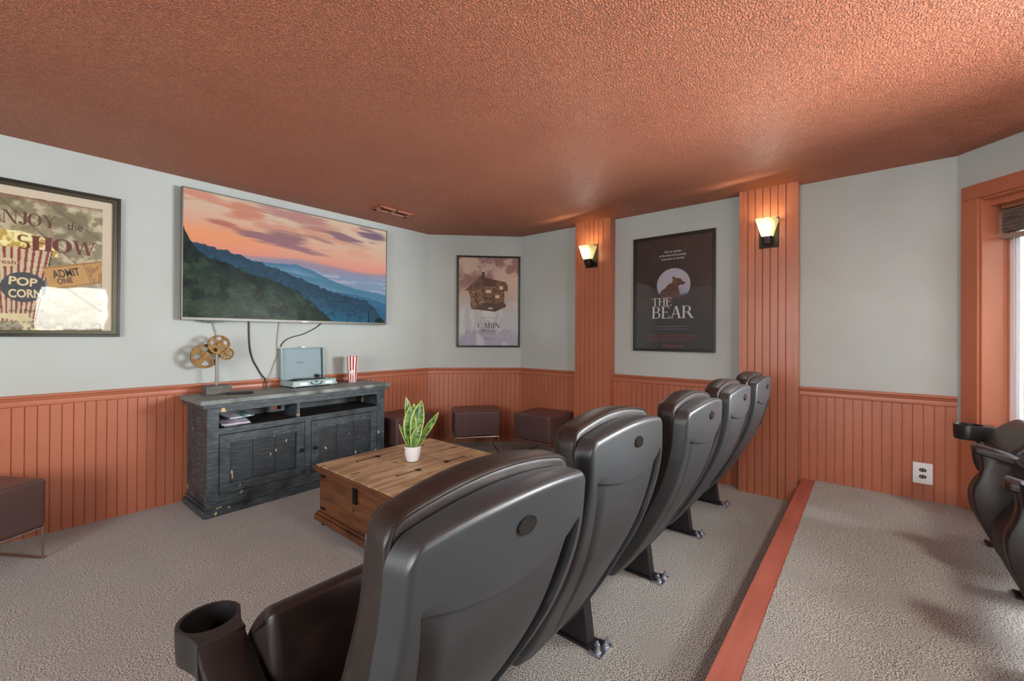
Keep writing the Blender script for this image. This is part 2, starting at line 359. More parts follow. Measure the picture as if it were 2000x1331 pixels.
# ------------------------------------------------------------------ painted rasters (as coloured grids)
def fbm(x, y, sc, seed=0, octv=4):
    o = np.zeros_like(x); a = 1; tot = 0
    rng = np.random.RandomState(seed)
    for i in range(octv):
        g = rng.rand(64, 64); fx = (x*sc*2**i) % 63; fy = (y*sc*2**i) % 63
        ix = np.floor(fx).astype(int); iy = np.floor(fy).astype(int); tx = fx-ix; ty = fy-iy; tx = tx*tx*(3-2*tx); ty = ty*ty*(3-2*ty)
        v = (g[ix, iy]*(1-tx)+g[ix+1, iy]*tx)*(1-ty)+(g[ix, iy+1]*(1-tx)+g[ix+1, iy+1]*tx)*ty
        o += v*a; tot += a; a *= .5
    return o/tot
def lin(c):
    c = np.clip(c, 0, 255)/255.; return np.where(c <= .04045, c/12.92, ((c+.055)/1.055)**2.4)
def raster(name, w, h, nx, nz, paint, material, parent, y=0):
    """flat print w x h, centred in x, bottom at 0; paint(x, z) gives sRGB 0-255"""
    xs = np.linspace(-w/2, w/2, nx); zs = np.linspace(0, h, nz); XX, ZZ = np.meshgrid(xs, zs)
    col = paint(XX.ravel(), ZZ.ravel())
    me = bpy.data.meshes.new(name); idx = np.arange(nx*nz).reshape(nz, nx)
    f = np.stack([idx[:-1, :-1], idx[:-1, 1:], idx[1:, 1:], idx[1:, :-1]], -1).reshape(-1, 4)
    v = np.stack([XX.ravel(), np.zeros(nx*nz), ZZ.ravel()], -1)
    me.from_pydata(v.tolist(), [], f.tolist())
    a = me.color_attributes.new('paint', 'FLOAT_COLOR', 'POINT'); rgba = np.ones((nx*nz, 4)); rgba[:, :3] = lin(col); a.data.foreach_set('color', rgba.ravel())
    me.materials.append(material); o = bpy.data.objects.new(name, me); COL.objects.link(o); o.parent = parent; o.location = (0, y, 0); return o
def mixc(base, c, m):
    m = np.clip(m, 0, 1)[:, None]; return base*(1-m)+np.array(c, float)[None, :]*m if np.ndim(c) == 1 else base*(1-m)+c*m
def sst(a, b, x): t = np.clip((x-a)/(b-a), 0, 1); return t*t*(3-2*t)
def text_mesh(lines, *a, **k_):
    for l_ in lines: o_ = text_one([l_], *a, **k_)
    return o_
def text_one(lines, material, parent, name='lettering', y=-.001, ext=.0006, bold=0, shear=0, merge=None):
    """lines: (string, x_centre, z_baseline, cap_height, width or None, rot)"""
    mb = MB()
    for (st, xc, z, hgt, wid, rot) in lines:
        cu = bpy.data.curves.new('t', 'FONT'); cu.body = st; cu.size = 1; cu.extrude = 0.0; cu.offset = bold; cu.shear = shear; cu.resolution_u = 3
        o = bpy.data.objects.new('t', cu); COL.objects.link(o)
        dg = bpy.context.evaluated_depsgraph_get(); me = o.evaluated_get(dg).to_mesh()
        vs = [tuple(v.co) for v in me.vertices]; fs = [tuple(p.vertices) for p in me.polygons]
        o.evaluated_get(dg).to_mesh_clear(); bpy.data.objects.remove(o); bpy.data.curves.remove(cu)
        if not vs: continue
        x0 = min(v[0] for v in vs); x1 = max(v[0] for v in vs); cap = .729
        s = hgt/cap; sx = s if not wid else wid/(x1-x0); c, d = math.cos(rot), math.sin(rot)
        pts = []
        for v in vs:
            a = (v[0]-(x0+x1)/2)*sx; b = v[1]*s; pts.append((xc+a*c-b*d, y, z+a*d+b*c))
        mb.add(pts, fs)
    me = bpy.data.meshes.new(name); me.from_pydata(mb.v, [], mb.f)
    bm = bmesh.new(); bm.from_mesh(me)
    for f_ in bm.faces:
        f_.normal_update()
        if f_.normal.y > 0: f_.normal_flip()
    bm.to_mesh(me); bm.free(); me.materials.append(material)
    o = bpy.data.objects.new(name, me); COL.objects.link(o); o.parent = parent; return o
def serif_mesh(lines, material, parent, name='title', y=-.0012, thick=.135, thin=0):
    """roman capitals from strokes: (string, x_left, z_baseline, cap_height, total_width)"""
    T, Hn, S = thick, .04+thin, .055
    def word(st):
        P = []; cx = 0
        def q(*p): P.append([(a+cx, b) for a, b in p])
        def stem(x): q((x, 0), (x+T, 0), (x+T, 1), (x, 1)); ser(x, 0); ser(x, 1-Hn)
        def ser(x, z, w=None): w = w or T; q((x-S, z), (x+w+S, z), (x+w+S, z+Hn), (x-S, z+Hn))
        def bar(a, b, z): q((a, z), (b, z), (b, z+Hn), (a, z+Hn))
        def dia(a, z0, b, z1, w): q((a, z0), (a+w, z0), (b+w, z1), (b, z1))
        def arc(ax, az, rx, rz, a0, a1, tv=T, th=Hn, n=14):
            for i in range(n):
                t0 = math.radians(a0+(a1-a0)*i/n); t1 = math.radians(a0+(a1-a0)*(i+1)/n)
                def pt(t, o): tt = th+(tv-th)*abs(math.cos(t)); return (ax+(rx-tt*o)*math.cos(t), az+(rz-(th if o else 0))*math.sin(t))
                q(pt(t0, 0), pt(t1, 0), pt(t1, 1), pt(t0, 1))
        for ch in st:
            if ch == 'T': stem(.28); bar(0, .70, 1-Hn); q((0, .78), (.03, .78), (.06, .98), (0, .98)); q((.67, .78), (.70, .78), (.70, .98), (.64, .98)); w = .74
            elif ch == 'H': stem(.06); stem(.56); bar(.15, .6, .5); w = .82
            elif ch == 'I': stem(.06); w = .30
            elif ch == 'E': stem(.06); bar(.1, .58, 0); bar(.1, .55, 1-Hn); bar(.1, .44, .5); q((.55, .2), (.60, .22), (.60, 0), (.52, 0)); q((.50, .98), (.57, .98), (.57, .78), (.54, .80)); q((.42, .62), (.45, .62), (.45, .4), (.42, .4)); w = .68
            elif ch == 'B': stem(.06); arc(.34, .755, .26, .245, -90, 90); arc(.34, .27, .31, .27, -90, 90); bar(.1, .35, 1-Hn); bar(.1, .35, .5); bar(.1, .35, 0); w = .72
            elif ch == 'R': stem(.06); arc(.34, .74, .28, .26, -90, 90); bar(.1, .35, 1-Hn); bar(.1, .35, .48); dia(.62, 0, .34, .5, .17); bar(.6, .86, 0); w = .84
            elif ch == 'A': dia(.06, 0, .36, 1, .05); dia(.58, 0, .33, 1, .15); bar(.18, .62, .33); bar(-.02, .2, 0); bar(.5, .82, 0); w = .82
            elif ch == 'C': arc(.44, .5, .42, .5, 45, 315, T, Hn, 22); q((.70, .98), (.74, .98), (.74, .7), (.71, .72)); q((.70, .3), (.74, .3), (.74, .04), (.71, .1)); w = .82
            elif ch == 'O': arc(.44, .5, .42, .5, 0, 360, T, Hn, 28); w = .90
            elif ch == 'D': stem(.06); arc(.34, .5, .44, .5, -90, 90, T, Hn, 16); bar(.1, .36, 0); bar(.1, .36, 1-Hn); w = .86
            elif ch == 'N': dia(.08, 0, .08, 1, .05); dia(.66, 0, .08, 1, .16); dia(.72, 0, .72, 1, .05); bar(-.02, .2, 0); bar(-.02, .2, 1-Hn); bar(.62, .86, 1-Hn); w = .88
            elif ch == 'W': dia(.22, 0, .0, 1, .15); dia(.24, 0, .46, 1, .05); dia(.62, 0, .42, 1, .15); dia(.66, 0, .9, 1, .05); bar(-.04, .2, 1-Hn); bar(.8, 1.02, 1-Hn); w = 1.04
            elif ch == 'S': arc(.29, .74, .24, .26, 40, 270, .12, Hn); arc(.29, .27, .26, .27, -140, 90, .14, Hn); w = .58
            elif ch == 'U': dia(.08, .3, .08, 1, T); dia(.62, .3, .62, 1, .05); arc(.375, .3, .295, .3, 180, 360, T, Hn); bar(.0, .3, 1-Hn); bar(.55, .75, 1-Hn); w = .78
            elif ch == 'J': dia(.3, .21, .3, 1, T); bar(.22, .52, 1-Hn); arc(.06+T, .22, .24, .22, 180, 360, T, Hn+.03); w = .50
            elif ch == 'Y': dia(.34, 0, .34, .5, T); dia(.34, .48, .04, 1, .15); dia(.40, .48, .70, 1, .05); bar(-.02, .24, 1-Hn); bar(.6, .84, 1-Hn); bar(.26, .55, 0); w = .82
            else: w = .35
            cx += w
        return P, cx
    for st, x0, z0, hh, ww in lines:
        P, L = word(st); mb = MB(); j = 0
        for p in P:
            j += 1; mb.add([(x0+a/L*ww, y-.00001*(j % 7), z0+b*hh) for a, b in p], [tuple(range(len(p)))])
        me = bpy.data.meshes.new(name); me.from_pydata(mb.v, [], mb.f); me.materials.append(material)
        o = bpy.data.objects.new(name, me); COL.objects.link(o); o.parent = parent
    return o
# ------------------------------------------------------------------ television
tv = thing('television', 'large flat television on the grey wall showing a mountain sunset', 'television', (1.7105, Y, 1.362))
TW, TH_ = 1.742, .990
obj('housing', MB().box(-TW/2+.004, TW/2-.004, -.066, -.03, .003, TH_).box(-.5, .5, -.03, -.012, .2, .8), M_black, tv, bevel=.004)
mb = MB(); b = .009
mb.box(-TW/2, TW/2, -.080, -.06, 0, .021).box(-TW/2, TW/2, -.080, -.06, TH_-b, TH_).box(-TW/2, -TW/2+b, -.080, -.06, .021, TH_-b).box(TW/2-b, TW/2, -.080, -.06, .021, TH_-b)
obj('bezel', mb, M_tvbez, tv, bevel=.002)
lg = obj('logo', MB().box(.002, .052, -.0815, -.0795, .005, .014), M_whitepl, tv); lg['label'] = 'small pale mark on the lower bezel'
obj('sensor', MB().box(-.74, -.60, -.07, -.05, -.012, 0).box(-.69, -.66, -.075, -.04, -.018, -.008), M_black, tv, bevel=.002)
def paint_tv(x, z):
    u = (x+.865)/1.73; v = 1-z/.96
    n1 = fbm(u*1.0, v*3.2, 5, 1, 5); n2 = fbm(u*1.2, v*5, 9, 2, 5); n3 = fbm(u*2, v*1.5, 30, 3, 4); n4 = fbm(u, v, 60, 4, 2); n2c = fbm(u*.6, v*3.2, 12, 2, 6)
    # sky
    c = np.zeros((len(u), 3))+np.array([208., 180, 156]); c = mixc(c, (218, 160, 136), sst(.12, .46, v+.10*(1-u)))
    c = mixc(c, (236, 150, 102), sst(.0, .40, .55-u)*sst(.16, .38, v)*.85); c = mixc(c, (218, 142, 128), sst(.33, .5, v))
    c = mixc(c, (200, 120, 100), sst(.53, .68, n1)*sst(.0, .1, v)*sst(.42, .1, v)*.55)
    def cloud(cx, cy, rx, ry, col, a=1.0):
        nonlocal c
        d = ((u-cx)/rx)**2+((v-cy-.25*(u-cx))/ry)**2+(n2c-.5)*3.4
        c = mixc(c, col, sst(1.35, -.1, d)*a)
    cloud(.42, .245, .17, .055, (146, 108, 112)); cloud(.36, .30, .22, .05, (150, 108, 116)); cloud(.17, .235, .07, .03, (176, 108, 92), .9)
    cloud(.24, .10, .08, .07, (196, 122, 100), .8); cloud(.50, .06, .2, .07, (170, 118, 116), .8); cloud(.75, .16, .11, .04, (142, 108, 116))
    cloud(.91, .09, .09, .07, (120, 98, 116)); cloud(.6, .22, .08, .02, (160, 120, 120), .8); cloud(.07, .03, .1, .04, (205, 130, 110), .8)
    # low haze
    hz = .435+.02*np.sin(u*9)+.04*(n1-.5); c = mixc(c, (142, 136, 158), sst(hz, hz+.05, v)*.9)
    c = mixc(c, (126, 146, 172), sst(.48, .58, v)); c = mixc(c, (176, 172, 186), sst(.52, .64, n2)*sst(.5, .54, v)*sst(.78, .6, v)*.7)
    def ridge(pts, col, jag, soft=.004, seed=5, low=None, fade=.2):
        nonlocal c
        pu = [p[0] for p in pts]; pv = [p[1] for p in pts]
        y = np.interp(u, pu, pv)+(fbm(u, u*0+seed, 55, seed, 4)-.5)*jag
        mm = sst(y-soft, y+soft, v); cc = np.zeros_like(c)+np.array(col, float)
        if low is not None: cc = mixc(cc, low, sst(y, y+fade, v))
        c = mixc(c, cc, mm); return y
    ridge([(0, .50), (.36, .50), (.47, .487), (.56, .53), (.68, .61), (.8, .66), (1, .70)], (72, 118, 146), .012, .006, 5, (128, 158, 182), .12)
    ridge([(0, .56), (.45, .565), (.6, .60), (.75, .66), (.9, .715), (1, .73)], (76, 120, 148), .012, .006, 6, (104, 142, 168), .12)
    ridge([(0, .6), (.6, .70), (.8, .72), (.9, .75), (1, .79)], (58, 104, 136), .012, .004, 7, (44, 92, 126), .2)
    ya = ridge([(0, .385), (.04, .41), (.12, .43), (.2, .455), (.27, .50), (.34, .525), (.42, .57), (.5, .61), (.6, .675), (.67, .71), (.76, .745), (.855, .765), (.92, .83), (.96, .93), (1, 1.02)], (44, 70, 92), .035, .003, 8, (42, 96, 124), .3)
    c = mixc(c, (20, 50, 72), (v > ya)*sst(.5, .72, n3)*.55)
    c = mixc(c, (30, 62, 74), (v > ya)*sst(.3, .0, v-ya)*sst(.45, .6, n4)*.5)
    yb = ridge([(0, .30), (.012, .34), (.03, .40), (.06, .47), (.10, .52), (.16, .545), (.2, .57), (.255, .61), (.32, .64), (.38, .66), (.43, .70), (.48, .735), (.52, .79), (.57, .84), (.60, .90), (.65, .97), (.7, 1.1)], (30, 48, 44), .05, .003, 9, (44, 62, 42), .35)
    g = (v > yb)
    c = mixc(c, (56, 78, 54), g*sst(.50, .72, fbm(u*1.8, v, 14, 11, 5))*.75); c = mixc(c, (14, 24, 22), g*sst(.5, .68, fbm(u*1.8, v, 11, 12, 5))*.8)
    c = mixc(c, (82, 102, 64), g*sst(.60, .75, n3)*sst(.6, .9, v)*.45); c = mixc(c, (20, 36, 36), g*sst(.5, .62, n4)*.35)
    t = np.abs(u-.885); c = mixc(c, (16, 34, 40), ((t < .003+.028*(v-.92)*(v > .92)*(fbm(u, v, 50, 3, 1)))*(v > .88)).astype(float))
    t = ((u-.955)/.03)**2+((v-1.0)/.05)**2+(n4-.5); c = mixc(c, (26, 42, 34), (t < 1).astype(float))
    return c
M_screen = mat('screen_image', rgb(10, 10, 10), .25, vcol='paint', emit=('vcol', .425), spec=.035)
nt_ = M_screen.node_tree; [nt_.links.remove(l) for l in list(nt_.links) if l.to_socket.name == 'Base Color']; nt_.nodes['Principled BSDF'].inputs['Base Color'].default_value = (.01, .01, .01, 1)
scn = raster('screen', 1.726, .962, 520, 300, paint_tv, M_screen, tv, y=-.0765); scn.location.z = .0205
# cables under the television
def cable(pts, r, material, label, name='cable'):
    mb = MB().tube(smoothpath(pts, 6), r, 7); return tag(obj(name, mb, material), label, 'cable')
M_wire = mat('cable_black', rgb(24, 24, 24), .5); M_wireg = mat('cable_grey', rgb(150, 145, 135), .5)
yc = Y-.008
cable([(1.31, yc, 1.37), (1.312, yc, 1.25), (1.32, yc, 1.14), (1.34, yc, 1.05), (1.37, yc, .985), (1.41, yc, .91), (1.425, yc-.02, .885), (1.428, Y-.041, .868), (1.430, Y-.041, .80)], .0055, M_wire, 'thick black cable curving down from the middle of the television')
cable([(1.05, yc, 1.36), (1.062, yc, 1.31), (1.078, yc, 1.25), (1.09, yc, 1.1), (1.093, yc, .95), (1.088, Y-.040, .87), (1.088, Y-.040, .80)], .0035, M_wireg, 'thin grey cable hanging behind the reel sculpture')
cable([(1.924, yc, 1.365), (1.86, yc, 1.315), (1.75, yc, 1.26), (1.66, yc, 1.235), (1.60, yc, 1.205), (1.568, yc, 1.165), (1.563, yc, 1.148)], .004, M_wire, 'thin black cable slanting from the right half of the television to the record player')
cable([(1.548, yc, 1.365), (1.535, yc, 1.25), (1.53, yc, 1.18), (1.532, yc, 1.08), (1.51, yc, 1.01), (1.485, yc, .94), (1.463, Y-.040, .870), (1.452, Y-.040, .80)], .003, M_wireg, 'pale thin cable running behind the record player lid to the cabinet')
# ------------------------------------------------------------------ framed posters
def frame_mb(w, h, fwid, dep, mb=None):
    mb = mb or MB(); a, b = w/2, w/2-fwid
    for P in ([(-a, 0), (a, 0), (b, fwid), (-b, fwid)], [(a, 0), (a, h), (b, h-fwid), (b, fwid)], [(a, h), (-a, h), (-b, h-fwid), (b, h-fwid)], [(-a, h), (-a, 0), (-b, fwid), (-b, h-fwid)]):
        mb.add([(x, -dep, z) for x, z in P]+[(x, 0, z) for x, z in P], [(0, 1, 2, 3), (7, 6, 5, 4), (0, 4, 5, 1), (1, 5, 6, 2), (2, 6, 7, 3), (3, 7, 4, 0)])
    return mb
M_print = mat('print_paper', rgb(200, 200, 200), .5, vcol='paint')
def glassmat(name, strength, rough=.015):
    m_ = bpy.data.materials.new(name); m_.use_nodes = True; g = m_.node_tree
    for n in list(g.nodes): g.nodes.remove(n)
    go = g.nodes.new('ShaderNodeOutputMaterial'); gm = g.nodes.new('ShaderNodeMixShader'); gt = g.nodes.new('ShaderNodeBsdfTransparent'); gg = g.nodes.new('ShaderNodeBsdfGlossy'); gf = g.nodes.new('ShaderNodeFresnel')
    gg.inputs['Roughness'].default_value = rough; gf.inputs[0].default_value = strength
    tc = g.nodes.new('ShaderNodeTexCoord'); nz = g.nodes.new('ShaderNodeTexNoise'); nz.inputs['Scale'].default_value = 2.2; bp = g.nodes.new('ShaderNodeBump'); bp.inputs['Strength'].default_value = .12; bp.inputs['Distance'].default_value = .03
    g.links.new(tc.outputs['Object'], nz.inputs['Vector']); g.links.new(nz.outputs[0], bp.inputs['Height']); g.links.new(bp.outputs[0], gg.inputs['Normal'])
    g.links.new(gf.outputs[0], gm.inputs[0]); g.links.new(gt.outputs[0], gm.inputs[1]); g.links.new(gg.outputs[0], gm.inputs[2]); g.links.new(gm.outputs[0], go.inputs[0]); return m_
M_pglass = glassmat('poster_glazing', 1.5)
def glazing(w, h, ins, y, parent):
    a = w/2-ins; return obj('glass', MB().box(-a, a, y, y+.0015, ins, h-ins), M_pglass, parent, smooth=False)
# popcorn poster --- local x = world x - PX
PX, PZ = .03, 1.236
p1 = thing('framed_poster', 'framed picture reading ENJOY THE SHOW with a striped popcorn box', 'poster', (PX, Y, PZ))
PW, PH = .966, .944
fm = mat('olive_silver_frame', rgb(78, 78, 62), .28, metal=.6)
obj('frame', frame_mb(PW, PH, .016, .032), M_dark, p1, bevel=.002)
obj('inner_frame', MB().add([], []) and frame_mb(PW-.03, PH-.03, .022, .026) if False else frame_mb(PW-.03, PH-.03, .024, .026), fm, p1, bevel=.003).location = (0, 0, .015)
obj('mat_board', MB().box(-PW/2+.03, PW/2-.03, -.012, -.008, .03, PH-.03), mat('cream_mat', rgb(214, 200, 178), .8), p1)
def paint_pop(x, z):
    wx = x+PX; wz = z+1.268     # world coordinates on the wall
    n = fbm(wx+2, wz, 9, 21, 5); n2 = fbm(wx+2, wz, 22, 22, 4); n3 = fbm(wx+1, wz, 60, 23, 2)
    c = np.zeros((len(x), 3))+np.array([150., 140, 106]); c = mixc(c, (192, 182, 148), sst(.5, .62, n)); c = mixc(c, (104, 98, 68), sst(.52, .44, n2)*.6); c = mixc(c, (178, 172, 160), sst(1.75, 1.55, wz)*.5)
    for kx, kd, wd in ((.9, .30, .006), (1.1, .52, .005), (.8, .75, .004), (1.0, 1.0, .004)):
        d = np.abs((wz-1.3)+kx*(wx-.2)-kd)/1.4; c = mixc(c, (96, 86, 70), (d < wd)*.7)
    c = mixc(c, (206, 196, 176), sst(.62, .7, n2)*.6)
    # title border line
    c = mixc(c, (130, 60, 44), ((np.abs(wz-2.083) < .0025) | (np.abs(wz-2.072) < .0018)).astype(float)*.8)
    # popcorn heap
    h = 1.775+.10*np.sqrt(np.clip(1-((wx-.03)/.19)**2, 0, 1))+.02*(n2-.5)
    pc = ((wz < h) & (wz > 1.74) & (np.abs(wx-.03) < .19)); c = mixc(c, (222, 202, 112), pc.astype(float)); c = mixc(c, (236, 226, 170), pc*sst(.48, .6, n3)); c = mixc(c, (170, 138, 60), pc*sst(.46, .38, n3)*.7)
    # box, tapering
    hw = .105+(wz-1.40)*.16; bx = (np.abs(wx-.03) < hw) & (wz < 1.775) & (wz > 1.33)
    c = mixc(c, (206, 190, 156), bx.astype(float)); u = (wx-.03)/hw*5.5; c = mixc(c, (138, 52, 48), bx*((u+.25) % 1 < .42))
    c = mixc(c, (60, 30, 26), ((np.abs(np.abs(wx-.03)-hw) < .003) & (wz < 1.775) & (wz > 1.33)).astype(float))
    d = ((wx-.0)/.055)**2+((wz-1.683)/.026)**2; c = mixc(c, (214, 190, 150), (d < 1).astype(float))
    d = ((wx-.078)/.093)**2+((wz-1.538)/.092)**2; c = mixc(c, (56, 62, 70), (d < 1).astype(float)); 
    # ticket
    a = -.27; tx = (wx-.30)*math.cos(a)-(wz-1.635)*math.sin(a); tz = (wx-.30)*math.sin(a)+(wz-1.635)*math.cos(a)
    t = (np.abs(tx) < .135) & (np.abs(tz) < .072); c = mixc(c, (196, 150, 88), t.astype(float)); c = mixc(c, (110, 70, 40), t*((np.abs(np.abs(tz)-.066) < .002) | (np.abs(tx-.055) < .0015)))
    c = mixc(c, (150, 108, 60), t*(tx > .06)*(n3 > .56)*.8)
    # scattered popcorn and lower band
    c = mixc(c, (216, 202, 160), ((wz < 1.375)*sst(.5, .58, n2)*1.0)); c = mixc(c, (120, 100, 70), (wz < 1.33)*sst(.5, .44, n3)*.7)
    return c+((n3-.5)*16)[:, None]
pr1 = raster('print', .786, .824, 230, 240, paint_pop, M_print, p1, y=-.0125); pr1.location.z = 1.268-PZ
M_maroon = mat('ink_maroon', rgb(98, 24, 20), .5); M_ink = mat('ink_dark', rgb(60, 44, 36), .5); M_cream = mat('ink_cream', rgb(226, 204, 160), .5)
q = lambda wx, wz: (wx-PX, wz-1.268)
yl = -.0012
def T(st, wx, wz, h, w=None, rot=0): a, b = q(wx, wz); return (st, a, b, h, w, rot)
serif_mesh([('SHOW', .045-PX, 1.752-1.268+.018, .088, .35)], M_maroon, pr1, 'lettering', yl, thick=.25, thin=.03)
text_mesh([T('the', .293, 1.925, .05, .07)], M_ink, pr1, 'lettering', yl, bold=.01)
serif_mesh([('ENJOY', -.058-PX, 1.918-1.268, .078, .268)], mat('ink_brown', rgb(92, 56, 38), .5), pr1, 'lettering', yl, thick=.2, thin=.02)
text_mesh([T('POP', .074, 1.548, .05, .115, -.06), T('CORN', .085, 1.476, .05, .135, .05)], M_cream, pr1, 'lettering', yl, bold=.03)
text_mesh([T('Fresh', .0, 1.672, .026, .09)], M_maroon, pr1, 'lettering', yl-.0003)
text_mesh([T('ADMIT', .262, 1.622, .05, .125, .27), T('ONE', .255, 1.578, .035, .07, .27)], M_ink, pr1, 'lettering', yl, bold=.02)
text_mesh([T('Hot & Delicious', .09, 1.388, .017, .14, .05)], M_ink, pr1, 'lettering', yl)
glazing(PW, PH, .035, -.020, p1)
# house poster on the diagonal corner wall
cpos = Vector(((3.415+3.947)/2, (3.717+3.184)/2, 0))+Vector((k, k, 0))*.03
p2 = thing('framed_poster', 'framed film poster with an old wooden house above the word CABIN', 'poster', (cpos.x, cpos.y, 1.118), -math.pi/4)
obj('frame', frame_mb(.752, 1.083, .022, .028), M_dark, p2, bevel=.002)
obj('mat_board', MB().box(-.36, .36, -.010, -.006, .015, 1.068), mat('backing', rgb(200, 196, 190), .8), p2)
def paint_cab(x, z):
    n = fbm(x+3, z, 4, 31, 5); n2 = fbm(x+3, z*.35, 16, 32, 4); n3 = fbm(x+3, z, 40, 33, 3)
    c = np.zeros((len(x), 3))+np.array([202., 182, 168]); c = mixc(c, (156, 116, 112), sst(.45, .62, n)*sst(.45, .8, z)); c = mixc(c, (216, 190, 170), sst(.58, .5, n)*sst(.5, .9, z)*.7)
    c = mixc(c, (198, 196, 200), sst(.62, .35, z)); c = mixc(c, (172, 170, 190), sst(.24, .05, z)); c = mixc(c, (228, 226, 224), sst(.5, .66, n2)*sst(.6, .4, z)*.6)
    # generic wooden house floating in mist
    def poly(pts):
        ins = np.zeros(len(x), bool); m_ = len(pts)
        for i in range(m_):
            x1, z1 = pts[i]; x2, z2 = pts[(i+1) % m_]
            cr = ((z1 > z) != (z2 > z)) & (x < (x2-x1)*(z-z1)/(z2-z1+1e-12)+x1); ins ^= cr
        return ins
    planks = ((z*70) % 1 < .25); pv = ((x*60) % 1 < .25)
    def part(pts, col, pl=None, dark=(60, 36, 26)):
        nonlocal c
        i = poly(pts); c = mixc(c, col, i.astype(float)); c = mixc(c, dark, (i*sst(.5, .62, n3))*.6)
        if pl is not None: c = mixc(c, dark, (i & pl)*.55)
    part([(-.24, .66), (-.05, .70), (-.05, .52), (-.20, .50)], (176, 136, 96), pv)
    part([(-.06, .70), (.19, .68), (.19, .49), (.05, .46), (-.06, .50)], (150, 112, 80), planks)
    part([(-.22, .52), (.0, .50), (.0, .42), (-.2, .43)], (166, 128, 92), pv)
    part([(-.02, .51), (.2, .50), (.21, .46), (.08, .40), (-.2, .43)], (104, 72, 54), planks)
    part([(-.28, .65), (-.10, .82), (.02, .76), (-.05, .68), (-.21, .64)], (120, 84, 62), None)
    part([(-.10, .82), (.21, .75), (.21, .69), (-.06, .70)], (84, 56, 42), planks)
    part([(-.08, .81), (-.08, .87), (-.045, .87), (-.045, .80)], (70, 46, 36))
    part([(.09, .78), (.23, .72), (.23, .64), (.09, .68)], (130, 96, 70), pv)
    for a, b_, cc in (((-.03, .62), (.03, .66), (232, 214, 170)), ((.08, .56), (.13, .60), (236, 216, 176)), ((.13, .665), (.17, .705), (226, 214, 190)), ((-.16, .57), (-.13, .62), (90, 60, 44)), ((.0, .43), (.05, .45), (225, 205, 180))):
        i = (x > a[0]) & (x < b_[0]) & (z > a[1]) & (z < b_[1]); c = mixc(c, cc, i.astype(float))
    i = ((z > .125) & (z < .185) & (np.abs(x) < .27) & (((z*160) % 1) < .45) & (n3 > .47)); c = mixc(c, (120, 116, 128), i*.6)
    return c+((n3-.5)*14)[:, None]
pr2 = raster('print', .708, 1.039, 230, 330, paint_cab, M_print, p2, y=-.0115); pr2.location.z = .022
M_inkb = mat('ink_black', rgb(38, 36, 40), .5)
serif_mesh([('CABIN', -.127, .205, .062, .268), ('WOODS', -.075, .158, .034, .192)], M_inkb, pr2, 'title')
text_mesh([('THE', -.0, .275, .014, .04, 0), ('IN THE', -.105, .163, .010, .035, 0), ('APRIL 13', .0, .072, .016, .11, 0), ('YOU THINK YOU KNOW THE STORY', .005, .325, .009, .2, 0)], M_inkb, pr2, 'lettering')
glazing(.752, 1.083, .021, -.019, p2)
# bear poster
p3 = thing('framed_poster', 'dark framed film poster titled THE BEAR between the two pilasters', 'poster', (X, 1.393, 1.118), -math.pi/2)
obj('frame', frame_mb(.748, 1.082, .026, .030), M_dark, p3, bevel=.002)
obj('mat_board', MB().box(-.36, .36, -.010, -.006, .015, 1.067), M_black, p3)
def paint_bear(x, z):
    n = fbm(x+3, z, 6, 41, 5); n3 = fbm(x+3, z, 45, 42, 3)
    c = np.zeros((len(x), 3))+np.array([44., 30, 24]); c = mixc(c, (60, 38, 28), sst(.4, .7, n)); c = mixc(c, (26, 20, 20), sst(.5, .0, z))
    mx, mz, r = .008, .590, .153
    d = np.hypot(x-mx, z-mz); c = mixc(c, (196, 194, 208), sst(r+.002, r-.002, d)); c = mixc(c, (160, 158, 196), (d < r)*sst(.45, .7, n)*.7)
    c = mixc(c, (30, 26, 30), (d < r)*sst(.515, .46, z+(n-.5)*.03-.12*np.clip(x-.02, 0, 1)))
    # a plain brown bear shape sitting in front of the disc
    def el(cx, cz, rx, rz, a=0):
        u = (x-cx)*math.cos(a)+(z-cz)*math.sin(a); v = -(x-cx)*math.sin(a)+(z-cz)*math.cos(a); return (u/rx)**2+(v/rz)**2
    b = np.minimum.reduce([el(-.045, .50, .075, .065, .3), el(-.005, .55, .06, .055, .6), el(.045, .615, .046, .036, -.1), el(.085, .602, .028, .016, -.2), el(.012, .652, .014, .014), el(.045, .51, .022, .06, .2), el(-.02, .48, .03, .055)])
    c = mixc(c, (104, 62, 48), sst(1.06, .95, b)); c = mixc(c, (132, 100, 78), sst(1., .9, el(.045, .62, .04, .028, -.1))*.7); c = mixc(c, (66, 36, 32), (b < 1)*sst(.5, .62, n3)*.5)
    c = mixc(c, (20, 16, 16), sst(1.1, .9, el(.108, .606, .007, .006)))
    return c+((n3-.5)*8)[:, None]
pr3 = raster('print', .696, 1.030, 230, 330, paint_bear, M_print, p3, y=-.0115); pr3.location.z = .026
M_inkw = mat('ink_white', rgb(228, 226, 224), .5); M_inkr = mat('ink_red', rgb(172, 58, 54), .5); M_inkp = mat('ink_violet', rgb(150, 142, 190), .5)
Z0 = 1.118+.026
serif_mesh([('THE', -.192, 1.543-Z0, .075, .19), ('BEAR', -.192, 1.425-Z0, .112, .385)], M_inkw, pr3, 'title')
text_mesh([("He's an orphan . . .", .02, 2.035-Z0, .020, .19, 0), ('at the start of a journey.', .0, 2.002-Z0, .020, .25, 0), ('A journey to survive.', .0, 1.969-Z0, .020, .215, 0)], M_inkw, pr3, 'lettering', shear=.25, bold=.012)
rng = random.Random(5)
text_mesh([('A TRUE STORY OF COURAGE AND SURVIVAL IN THE WILD', .0, 1.345-Z0, .010, .30, 0), ('for everyone who has ever had to find the way home alone', .0, 1.322-Z0, .009, .30, 0)], M_inkp, pr3, 'lettering')
